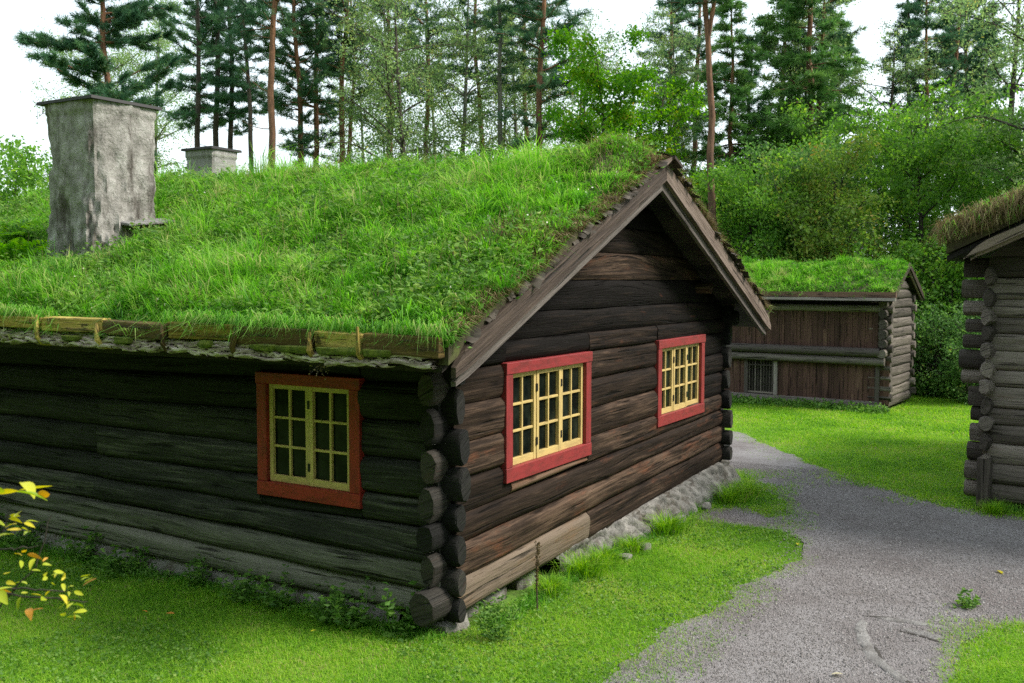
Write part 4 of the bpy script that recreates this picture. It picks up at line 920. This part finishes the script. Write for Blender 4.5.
PL=[
('p1',14.7,23.2,'wide red-trunked pine with layered boughs behind the tall chimney','pine tree',GP,.93,.5),
('p2',20.5,25.3,'dark pine, left stem of the close trio above the small chimney','pine tree',GP,.95,None),
('p2',22.1,26.4,'dark pine, middle stem of the close trio above the small chimney','pine tree',GP,1.02,None),
('p2',23.1,26.7,'dark pine, right stem of the close trio above the small chimney','pine tree',GP,.98,None),
('p8',20.1,22.0,'thin dark bare-trunked pine just right of the small chimney','pine tree',GP,.9,None),
('p3',18.9,20.0,'thickest orange bare-trunked pine rising behind the grass ridge','pine tree',GP,1.0,None),
('p4',21.7,21.2,'dark pine with low blue-green boughs, left stem of a close pair','pine tree',GP,.95,None),
('p4',23.4,22.2,'dark pine with low blue-green boughs, right stem of a close pair','pine tree',GP,.97,None),
('p3',23.2,20.7,'slender orange-brown pine trunk right of the dark pine pair','pine tree',GP,.95,None),
('b1',22.3,18.2,'slim grey-green birch with a straight stem behind the ridge','birch tree',GP,1.0,None),
('b2',21.4,15.8,'spreading birch with dark low forks and pale leaves behind the ridge','birch tree',GP,1.0,.4),
('b1',25.3,17.0,'airy birch standing right of the low-forked birch','birch tree',GP,1.05,None),
('p7',25.4,14.8,'mossy green-trunked pine, left of two stems near the gable','pine tree',GP,.9,None),
('b1',28.2,16.1,'slim birch hiding behind the mossy pine trunk','birch tree',GP,1.0,None),
('p4',25.2,13.2,'brown-trunked pine left of the bright maple above the ridge','pine tree',GP,1.0,None),
('m1',20.8,8.2,'bright yellow-green maple above the end of the grass ridge','maple tree',GP,.97,None),
('m1',24.0,8.6,'smaller bright maple half hidden by the maple at the ridge end','maple tree',GP,.9,None),
('fork',20.6,4.6,'leaning orange pine with a forked top beside the gable peak','pine tree',GP,1.0,0),
('p6',29.1,6.7,'dark drooping spruce behind the forked pine','spruce tree',GR_,.85,None),
('p4',29.5,9.8,'thin dark pine between the bright maple and the forked pine','pine tree',GR_,.85,None),
('p5',28.3,4.0,'tall green spruce with brown trunk, highest above the barn','spruce tree',GR_,1.15,None),
('p4',30.5,4.6,'slim pine close behind the tall green spruce','pine tree',GR_,.8,None),
('p6',34.2,2.0,'slender pointed spruce between the tall spruce and the dark pine','spruce tree',GR_,1.0,None),
('p4',37.1,.9,'dark blue-green pine with bare brown stem above the log barn','pine tree',GR_,.83,None),
('p6',35.5,-.4,'bushy spruce right of the dark blue-green pine','spruce tree',GR_,.8,None),
('b2',22.0,-3.6,'drooping grey-green birch at the right edge above the log barn','birch tree',GR_,.95,None),
('a1',21.6,4.3,'leafy alder right of the forked pine trunk','alder tree',GR_,.8,None),
('a2',23.5,3.2,'dark green alder behind the middle of the barn roof','alder tree',GR_,.85,None),
('r1',21.2,1.7,'russet-tipped rowan behind the right half of the barn roof','rowan tree',GR_,.95,None),
('a1',24.2,.0,'mid-green alder behind the barn gable','alder tree',GR_,.95,None),
('a2',27.6,-1.2,'tall dark leafy alder rising left of the log barn turf','alder tree',GR_,.82,None),
('a1',24.2,-3.0,'green alder showing just above the log barn turf','alder tree',GR_,1.05,None),
('a1',27.0,3.4,'alder crown filling the gap under the tall spruce','alder tree',GR_,1.0,None),
('a2',31.0,1.2,'shady alder deep in the wood under the slender spruce','alder tree',GR_,.8,None),
('a2',27.5,7.4,'shady alder deep in the wood left of the forked pine','alder tree',GR_,.85,None),
('a1',33.5,4.5,'far alder crown seen through the wood edge','alder tree',GR_,.8,None),
('b2',23.3,36.2,'weeping birch with pale hanging leaves behind the wide pine','birch tree',GP,1.15,None),
('b1',27.8,36.5,'far pale birch behind the dark pine trio','birch tree',GP,1.2,None),
('b1',29.8,25.2,'far pale birch seen between the bare pine trunks','birch tree',GP,.95,None),
('b1',33.0,15.8,'far pale birch left of the bright maple','birch tree',GP,1.0,None),
('b1',30.0,21.0,'slim birch between the slender orange-brown pine and the straight birch','birch tree',GP,1.0,None),
('b2',30.5,18.5,'broad birch between the low-forked birch and the mossy pine','birch tree',GP,.95,None),
('b2',27.0,12.6,'broad pale birch between the mossy pine and the brown-trunked pine','birch tree',GP,.9,None),
('b1',26.0,8.6,'pale birch behind the bright maple and the gable peak','birch tree',GP,.85,None),
('a1',31.0,9.0,'alder crown behind the gable peak','alder tree',GR_,.9,None),
('a1',27.5,5.6,'alder crown between the forked pine and the tall spruce','alder tree',GR_,.95,None),
('p3',26.5,22.9,'thin far bare pine trunk just right of the slender orange-brown pine','pine tree',GP,.85,None),
('p3',25.8,20.1,'thin far bare pine trunk left of the low-forked birch','pine tree',GP,.9,None),
('p3',29.0,20.6,'thin far bare pine trunk right of the low-forked birch','pine tree',GP,.95,None),
('p3',28.4,17.7,'thin far bare pine trunk left of the mossy pine','pine tree',GP,.9,None),
('p3',30.2,16.7,'thin far bare pine trunk left of the brown-trunked pine','pine tree',GP,.95,None),
('p4',33.8,10.5,'far dark pine left of the forked pine','pine tree',GP,1.0,None),
('p5',26.4,6.3,'green spruce right beside the forked pine top','spruce tree',GR_,.88,None),
('p5',31.6,6.3,'tall dark green spruce left of the highest spruce','spruce tree',GR_,1.08,None),
('b1',30.3,4.9,'tall pale birch mixed into the highest spruce','birch tree',GR_,.95,None),
('p5',34.9,4.7,'far green spruce right of the highest spruce','spruce tree',GR_,1.1,None),
('b2',31.4,2.7,'tall loose birch between the highest spruce and the slender one','birch tree',GR_,.8,None),
('p4',32.4,1.0,'dark pine close right of the slender pointed spruce','pine tree',GR_,.68,None),
('p1',39.7,.4,'broad dark pine crown behind the blue-green pine','pine tree',GR_,.82,None),
('b2',31.6,-1.5,'grey-green birch high above the log barn','birch tree',GR_,.9,None),
('a1',5.6,14.6,'yellow-green bush left of the tall chimney','bush',GB,.72,None),
('s1',8.8,16.5,'green bush behind the tall chimney','bush',GB,1.3,None),
('s1',19.9,3.9,'green bush behind the left half of the barn roof','bush',GB,1.3,None),
('s3',20.3,2.8,'bright bush behind the middle of the barn roof','bush',GB,1.3,None),
('s1',20.4,.6,'green bush close behind the barn gable peak','bush',GB,1.25,None),
('s2',19.8,-.9,'dark bush right of the barn gable','bush',GB,.9,None),
('s1',21.2,-1.0,'taller green bush behind the dark bush by the barn','bush',GB,1.25,None),
('s2',18.6,-2.0,'low dark bush at the lawn edge beside the log barn','bush',GB,.72,None),
('s2',19.9,-2.5,'dark bush half hidden by the log barn corner','bush',GB,1.0,None),
('s1',22.0,-2.4,'green bush on the slope left of the log barn','bush',GB,1.3,None),
('r1',23.0,-1.2,'russet small rowan on the slope beyond the lawn','rowan tree',GR_,.62,None),
]
for q in PL: place(*q)
# woods behind the viewer and to the left: they stand in the window panes and shade the side wall
def woods():
    parts=[]
    for k in range(64):
        if k<40: a=R.uniform(math.radians(95),math.radians(262)); d=R.uniform(15,26); x,y=-5+d*math.cos(a),-2+d*math.sin(a)
        else: x,y=R.uniform(9,34),R.uniform(-34,-24)
        P=R.normal(0,1,(1000,3))*np.array([2.2,2.2,4.0])+np.array([x,y,R.uniform(4,9)]); P=P[P[:,2]>.1]
        parts.append(leaves(P,R.normal(0,1,P.shape),R.uniform(.45,.9,len(P)),.8,R.uniform(0,1,len(P))))
    return merge(parts)
tag(fobj('woods',woods(),M_mid),'leafy woods across the yard',None,None,'stuff')

# ------------------------------------------------------------------ plants along the walls
def tuft(name,nb,h,rad,mat_,wd=.006):
    a=R.uniform(0,2*PI,nb); r=np.abs(R.normal(0,rad,nb)); P=np.stack([r*np.cos(a),r*np.sin(a),np.zeros(nb)],1)
    o=fobj(name,blades(P,h*R.uniform(.5,1.2,nb),wd,R.uniform(.3,1.2,nb),a+R.normal(0,.6,nb),rnd=R.uniform(0,.85,nb)),mat_); return o
def weed(name,ns,h,spread,lsz,mat_):
    t=bpy.data.objects.new(name,None); link(t); br=[];P=[];D=[];RN=[]
    for s in range(ns):
        a=R.uniform(0,2*PI); b=np.array([math.cos(a),math.sin(a),0])*R.uniform(0,spread*.5); sp=spine(b,(math.cos(a)*.35,math.sin(a)*.35,1),h*R.uniform(.5,1.1),6,.12); br.append((sp,np.linspace(.005,.002,7)))
        for q in range(26):
            i=R.integers(1,7); a2=R.uniform(0,2*PI); P.append(sp[i]+R.normal(0,.03,3)); D.append((math.cos(a2),math.sin(a2),R.uniform(-.2,.5))); RN.append(R.uniform(0,.85))
    d=tubes(br,4); link(bpy.data.objects.new('stem',rawmesh('stem',d[0],d[1],d[2],M_weed,d[3])),t)
    f=leaves(np.array(P),np.array(D),lsz*R.uniform(.6,1.3,len(P)),.5,np.array(RN)); link(bpy.data.objects.new('leaves',rawmesh('leaves',f[0],f[1],f[2],mat_,f[3])),t); return t
protoW=[weed('weed_plant',7,.34,.22,.065,M_weed),weed('weed_plant',9,.22,.25,.05,M_weed)]
usedW=[0,0]
GWD='weeds at the foot of the cabin walls'
for (k,x,y,sc,lab) in ((0,-.16,.42,1.2,'tall leafy weed beside the thick bottom log at the corner'),(0,-.20,.75,1.05,'leafy weed second from the corner along the shaded side wall'),(1,-.17,1.1,1.1,'spreading weed below the right jamb of the shaded window'),(0,-.16,1.6,.95,'leafy weed right under the middle of the shaded window'),(1,-.2,2.1,1.1,'spreading weed below the left jamb of the shaded window'),(0,-.17,2.7,.8,'small weed left of the shaded window against the bare bottom log'),(1,-.2,3.6,1.2,'spreading weed half way along the shaded side wall'),(0,-.17,4.4,1.0,'leafy weed under the change in the side wall logs'),(1,-.2,5.2,1.3,'bushy weed at the left end of the shaded side wall'),(0,-.17,6.0,1.0,'weed cut off by the left picture edge at the side wall'),(1,.5,-.16,.9,'small weed on the grass below the pale sill log'),(0,.12,-.42,.8,'weed growing up in front of the corner log ends')):
    if not usedW[k]: o=protoW[k]; usedW[k]=1
    else: o=copy_tree(protoW[k])
    o.location=(x,y,0); o.scale=(sc,sc,sc); o.rotation_euler=(0,0,R.uniform(0,6)); tag(o,lab,'weed',GWD)
pt=tuft('grass_tuft',420,.24,.09,M_lawn); first=True
for (x,y,sc,lab) in ((1.35,-.18,.8,'grass tuft under the right end of the pale sill log'),(1.95,-.2,1.0,'bushy grass tuft left of where the pale sill log ends'),(2.4,-.22,.9,'grass tuft just below the end of the pale sill log'),(3.0,-.25,.75,'short grass tuft beside the first foundation stones'),(3.85,-.3,1.1,'biggest grass tuft against the stone foundation'),(5.75,-.42,1.1,'grass tuft under the far window at the stone foundation'),(6.3,-.45,.9,'grass tuft at the far end of the stone foundation'),(6.75,-3.35,.8,'grass tuft at the foot of the log barn corner')):
    o=pt if first else pt.copy()
    if not first: COL.objects.link(o)
    first=False; o.location=(x,y,0); o.scale=(sc*1.3,sc,sc); o.rotation_euler=(0,0,R.uniform(0,6)); tag(o,lab,'grass tuft','grass tufts along the cabin gable')
# ragged undergrowth that nobody could count
parts=[]
def strip(n,xf,yf,h,wd=.006):
    t=R.uniform(0,1,n); x,y=xf(t),yf(t); P=np.stack([x,y,gz(x,y)],1); return blades(P,h*R.uniform(.4,1.3,n),wd,R.uniform(.3,1.2,n),rnd=R.uniform(0,.8,n))
parts.append(strip(5000,lambda t:-.02-np.abs(R.normal(0,.12,len(t))),lambda t:t*8.5,.10)); parts.append(strip(5500,lambda t:.3+t*6.5,lambda t:-.10-np.abs(R.normal(0,.09,len(t))),.12))
parts.append(strip(3000,lambda t:7.0+R.normal(0,.05,len(t)),lambda t:-3.1-t*4,.12)); parts.append(strip(7000,lambda t:15.75-np.abs(R.normal(0,.15,len(t)))+t*.35,lambda t:-.4+t*6,.11,.012))
tag(fobj('undergrowth',merge(parts),M_turf),'ragged long grass at the foot of the walls',None,None,'stuff')
n=5000; t=R.uniform(0,1,n); P=np.stack([-.07-np.abs(R.normal(0,.11,n)),t*8.5,np.abs(R.normal(0,.05,n))],1); P=P[vnoise(P[:,1],P[:,0],1.1,3)+R.uniform(-.5,.5,n)>0]; n=len(P); D=R.normal(0,1,(n,3)); 
l1=leaves(P,D,R.uniform(.03,.06,n),.55,R.uniform(0,.7,n)); n=6000; t=R.uniform(0,1,n); P=np.stack([15.8+t*.4-np.abs(R.normal(0,.2,n)),-.6+t*6.5,np.abs(R.normal(0,.055,n))],1); l2=leaves(P,R.normal(0,1,(n,3)),R.uniform(.05,.10,n),.6,R.uniform(0,.8,n))
n=14000; P=np.stack([R.uniform(18.8,24,n),R.uniform(-4.5,.2,n),np.zeros(n)],1); P=P[P[:,0]+.3*vnoise(P[:,0],P[:,1],1,0)>19.0+.12*P[:,1]]; P[:,2]=gz(P[:,0],P[:,1])+np.abs(R.normal(.25,.2,len(P))); l3=leaves(P,R.normal(0,1,P.shape),R.uniform(.08,.16,len(P)),.6,R.uniform(0,.9,len(P)))
tag(fobj('ground_cover',merge([l1,l2,l3]),M_weed),'low leafy ground cover by the walls and the wood edge',None,None,'stuff')
# a dead seed stalk by the sill log
st=thing('seed_stalk','thin dead brown seed stalk standing before the pale sill log','dead stalk',(.88,-.30,0)); b=MB(); b.tube([(0,0,0),(.005,.01,.25),(.0,.0,.58)],[.008,.006,.004],6); b.build('stem',M_sill,st)
n=160; zz=R.uniform(.2,.58,n); P=np.stack([R.normal(0,.008,n),R.normal(0,.008,n),zz],1); D=R.normal(0,1,(n,3)); D[:,2]=.8; f=leaves(P,D,.025,.5,R.uniform(0,.5,n)); link(bpy.data.objects.new('seed_head',rawmesh('seed_head',f[0],f[1],f[2],M_dry,f[3])),st)
# ferns on the roof by the chimney
def fern(nf,ln):
    t=bpy.data.objects.new('fern',None); link(t)
    for k in range(nf):
        az=2*PI*k/nf+R.uniform(-.3,.3); L0=ln*R.uniform(.7,1.1); pts=[];p=np.zeros(3); el=1.2
        for i in range(15): pts.append(p.copy()); p=p+np.array([math.cos(az)*math.cos(el),math.sin(az)*math.cos(el),math.sin(el)])*L0/14; el-=.10
        pts=np.array(pts); T_=np.gradient(pts,axis=0); S=unit(np.cross(T_,[0,0,1.])); P=[];D=[];Z=[]
        for i in range(2,15):
            for sg in (-1,1): P.append(pts[i]); D.append(S[i]*sg+unit(T_)[i]*.5); Z.append(L0*.30*math.sin(PI*(i/15)**.8+.15))
        f=leaves(np.array(P),np.array(D),np.array(Z),.28,R.uniform(.3,.8,len(P)),nrm=np.array([0,0,4.])); d=tubes([(pts,np.linspace(.006,.002,15))],4); f=merge([f,d])
        link(bpy.data.objects.new('frond',rawmesh('frond',f[0],f[1],f[2],M_green,f[3])),t)
    return t
fr=fern(9,.62)
for i,(x,y,sc,lab) in enumerate(((.55,6.35,1.0,'green fern on the turf just left of the tall chimney foot'),(.75,7.0,1.15,'larger green fern at the left edge of the grass roof'),(.25,6.0,.7,'small fern low on the turf below the tall chimney'),(1.1,7.4,1.0,'fern behind the others at the far left of the turf'))):
    o=fr if i==0 else copy_tree(fr); o.location=(x,y,float(TT(np.array([x]),np.array([y]))[0])); o.scale=(sc,)*3; o.rotation_euler=(0,-.35,R.uniform(0,6)); tag(o,lab,'fern','ferns on the grass roof')
# dried sprig hanging from the eave
sp=thing('dried_sprig','dark dried sprig hanging from the eave above the shaded window','dried sprig',(-.66,.72,2.2)); br=[];P=[]
for k in range(14):
    a=R.uniform(0,6.3); s=spine((0,0,0),(math.cos(a)*.5,math.sin(a)*.5,-1),R.uniform(.07,.17),4,.3); br.append((s,np.linspace(.002,.001,5))); P+=[s[2],s[3],s[4]]
d=tubes(br,3); link(bpy.data.objects.new('stem',rawmesh('stem',d[0],d[1],d[2],M_dbark,d[3])),sp); P=np.array(P); f=leaves(P,R.normal(0,1,P.shape),.016,.9,R.uniform(0,1,len(P))); link(bpy.data.objects.new('seed_head',rawmesh('seed_head',f[0],f[1],f[2],M_dry,f[3])),sp)

# ------------------------------------------------------------------ yellowing shrub near the camera
def bigleaf(base,d,nrm,ln,asp,curlv):
    d=unit(np.array([d]))[0]; s=unit(np.cross([d],[nrm]))[0]; nn=np.cross(s,d); V=[];k=6
    for i in range(k+1):
        t=i/k; w_=ln*asp*.5*math.sin(PI*min(1,t**.8*.96+.02))**.9; c_=base+d*ln*t-nn*ln*curlv*t*t
        V+= [c_-s*w_+nn*w_*.35,c_,c_+s*w_+nn*w_*.35]
    F_=[]
    for i in range(k):
        a=i*3; F_+= [(a,a+1,a+4,a+3),(a+1,a+2,a+5,a+4)]
    return V,F_
def toward(px,py,D): return np.array(CAM)+ (np.array(fw)+np.array(r2)*(px-512)/F-np.array(u2)*(py-341.5)/F)*D
sh=thing('young_tree','thin young tree with yellowing autumn leaves at the left picture edge','young tree',(-4.86,-.98,0))
O=np.array([-4.86,-.98,0]); br=[];LV=[];LF=[];LR=[]
SPR=[ # branch polylines (world metres), near end first
 [(-4.84,-1.02,1.0),(-4.68,-1.22,1.62),(-4.585,-1.40,1.76),(-4.50,-1.53,1.93),(-4.475,-1.575,2.085)],
 [(-4.82,-1.05,1.2),(-4.66,-1.26,1.84),(-4.56,-1.43,2.0),(-4.535,-1.46,2.10)],
 [(-4.66,-1.26,1.84),(-4.56,-1.44,1.98),(-4.50,-1.54,1.99)],
 [(-4.68,-1.22,1.62),(-4.57,-1.43,1.84),(-4.48,-1.58,1.83),(-4.43,-1.67,1.815)],
 [(-4.60,-1.36,1.86),(-4.53,-1.50,1.86),(-4.46,-1.62,1.85)],
 [(-4.86,-.98,0),(-4.85,-1.0,.7),(-4.82,-1.05,1.2),(-4.80,-1.0,1.9),(-4.82,-.92,2.6)],
 [(-4.82,-1.05,1.2),(-4.86,-.85,1.9),(-4.95,-.7,2.3)],
]
for s in SPR:
    p=np.array(s,float)-O; k=len(p); t=np.linspace(0,k-1,k*5); pp=np.stack([np.interp(t,np.arange(k),p[:,i]) for i in range(3)],1); pp+=R.normal(0,.003,pp.shape); r0=.011 if s[0][2]==0 else .0042
    br.append((pp,np.linspace(r0,.0016,len(pp))))
SPOT=[]
def put(px,py,D,n,ln,jit):
    for q in range(n if n<4 else n-1): SPOT.append((toward(px+R.normal(0,jit),py+R.normal(0,jit*.7),D+R.normal(0,.03))-O,ln*R.uniform(.5,1.0)))
put(22,492,3.0,2,.10,8);put(30,488,3.0,2,.11,5);put(6,492,2.95,2,.07,4);put(8,530,3,5,.055,6);put(25,520,3,5,.045,9);put(33,525,3,3,.05,6)
put(28,560,3,6,.045,7);put(38,566,3,3,.045,5);put(55,575,3,6,.045,6);put(65,578,3,3,.04,5);put(83,580,3,5,.045,5);put(75,590,3,2,.04,4);put(60,598,3,8,.05,8);put(68,607,3,6,.05,7);put(80,615,3,4,.045,6);put(2,592,2.9,3,.07,3);put(30,609,3,2,.06,4);put(14,578,3,4,.045,5);put(20,600,3,3,.04,8)
for q in range(90): # the part of the crown outside the picture
    i=R.integers(5,7); p=np.array(SPR[i][R.integers(2,len(SPR[i]))])-O; tw=p+R.normal(0,.11,3)+np.array([-.08,.10,.0]); br.append((np.array([p,(p+tw)/2+R.normal(0,.012,3),tw]),np.array([.0025,.0018,.0012]))); SPOT.append((tw,R.uniform(.04,.07)))
for (b,ln) in SPOT:
    a=R.uniform(0,6.3); d=np.array([math.cos(a),math.sin(a),R.uniform(-.5,.5)])*.8+R2*R.uniform(.2,1.0); v,f=bigleaf(b-d/np.linalg.norm(d)*ln*.4,d,R.normal(0,.6,3)+np.array([0,0,1]),ln,R.uniform(.32,.5),R.uniform(-.1,.5)); o_=len(LV); LV+=v; LF+= [[o_+i for i in q] for q in f]; LR+=[R.beta(2,2.2)]*len(v)
d=tubes(br,6); link(bpy.data.objects.new('branches',rawmesh('branches',d[0],d[1],d[2],M_dbark,d[3],smooth=True)),sh)
link(bpy.data.objects.new('leaves',rawmesh('leaves',np.array(LV),[i for f in LF for i in f],np.arange(len(LF))*4,M_yleaf,LR,smooth=True)),sh)

# ------------------------------------------------------------------ small things on the ground
def fallen(x,y,z,ln,rn,lab,grp='fallen leaves'):
    v,f=bigleaf(np.zeros(3),np.array([1,R.uniform(-.5,.5),.05]),np.array([0,0,1.]),ln,.5,.1)
    o=link(bpy.data.objects.new('fallen_leaf',rawmesh('fallen_leaf',np.array(v),[i for q in f for i in q],np.arange(len(f))*4,M_yleaf,[rn]*len(v)))); o.location=(x,y,z); o.rotation_euler=(R.uniform(-.2,.2),R.uniform(-.2,.2),R.uniform(0,6)); tag(o,lab,'fallen leaf',grp)
fallen(4.14,-3.57,.008,.10,.7,'yellow fallen leaf on the gravel near the right edge')
fallen(.78,-2.84,.008,.09,1.,'pale fallen leaf on the gravel at the bottom edge')
fallen(4.14,-1.66,.008,.07,.75,'yellow fallen leaf on gravel at the point of the lawn')
fallen(-.86,2.15,.055,.07,.93,'reddish fallen leaf on the lawn left of the other red one')
fallen(-.95,2.37,.055,.06,.93,'reddish fallen leaf on the lawn, the smaller of two')
fallen(-.6,.9,.055,.05,.6,'small yellow fallen leaf on the lawn near the wall weeds')
pw=weed('gravel_weed',6,.10,.12,.05,M_weed); pw.location=(2.86,-3.46,-.01); tag(pw,'lone green weed growing in the gravel','weed')
sl_=thing('stone_edging','pale curved stone edging sunk in the gravel','stone edging',(0,0,0))
def ribbon(pts,wd,hz,mm,nm,z0=-.004):
    p=np.array(pts,float); k=len(p); t=np.linspace(0,k-1,k*9); c_=np.stack([np.interp(t,np.arange(k),p[:,i]) for i in (0,1)],1); T_=unit(np.gradient(c_,axis=0)); S=np.stack([-T_[:,1],T_[:,0]],1); b=MB(); G=[]
    for q in range(len(c_)):
        e=min(1,q/4,(len(c_)-1-q)/4)*.9+.1; row=[]
        for u in (-1,-.75,-.2,.3,.8,1): 
            w_=wd*e*(1+.35*float(vnoise(q*.37,u*2+7,1,1))); a=c_[q]+S[q]*u*w_; row.append((a[0],a[1],z0+(hz*(1+.4*float(vnoise(q*.5,u*3,1,2))) if abs(u)<.95 else 0)*e))
        G.append(row)
    b.grid(G); return b.build(nm,mm,sl_,smooth=True)
ribbon([(2.08,-2.72),(1.80,-2.76),(1.52,-2.85),(1.27,-2.95),(1.05,-3.1),(.86,-3.26)],.045,.006,M_slab,'border_stone')
ribbon([(2.18,-2.80),(2.20,-3.0),(2.22,-3.2),(2.18,-3.42)],.04,.005,M_slab,'border_stone')
ribbon([(2.02,-3.05),(1.98,-3.2),(1.93,-3.38)],.05,.005,M_slab,'border_stone')
ribbon([(2.16,-2.70),(2.22,-2.9),(2.21,-3.12)],.014,.004,M_groove,'crack_shade'); ribbon([(1.5,-2.92),(1.2,-3.03),(.95,-3.2),(.8,-3.36)],.02,.004,M_groove,'crack_shade'); ribbon([(1.94,-3.02),(1.9,-3.2),(1.84,-3.36)],.014,.004,M_groove,'crack_shade')  # thin raised dark strips imitate the shade of grooves not cut into the path
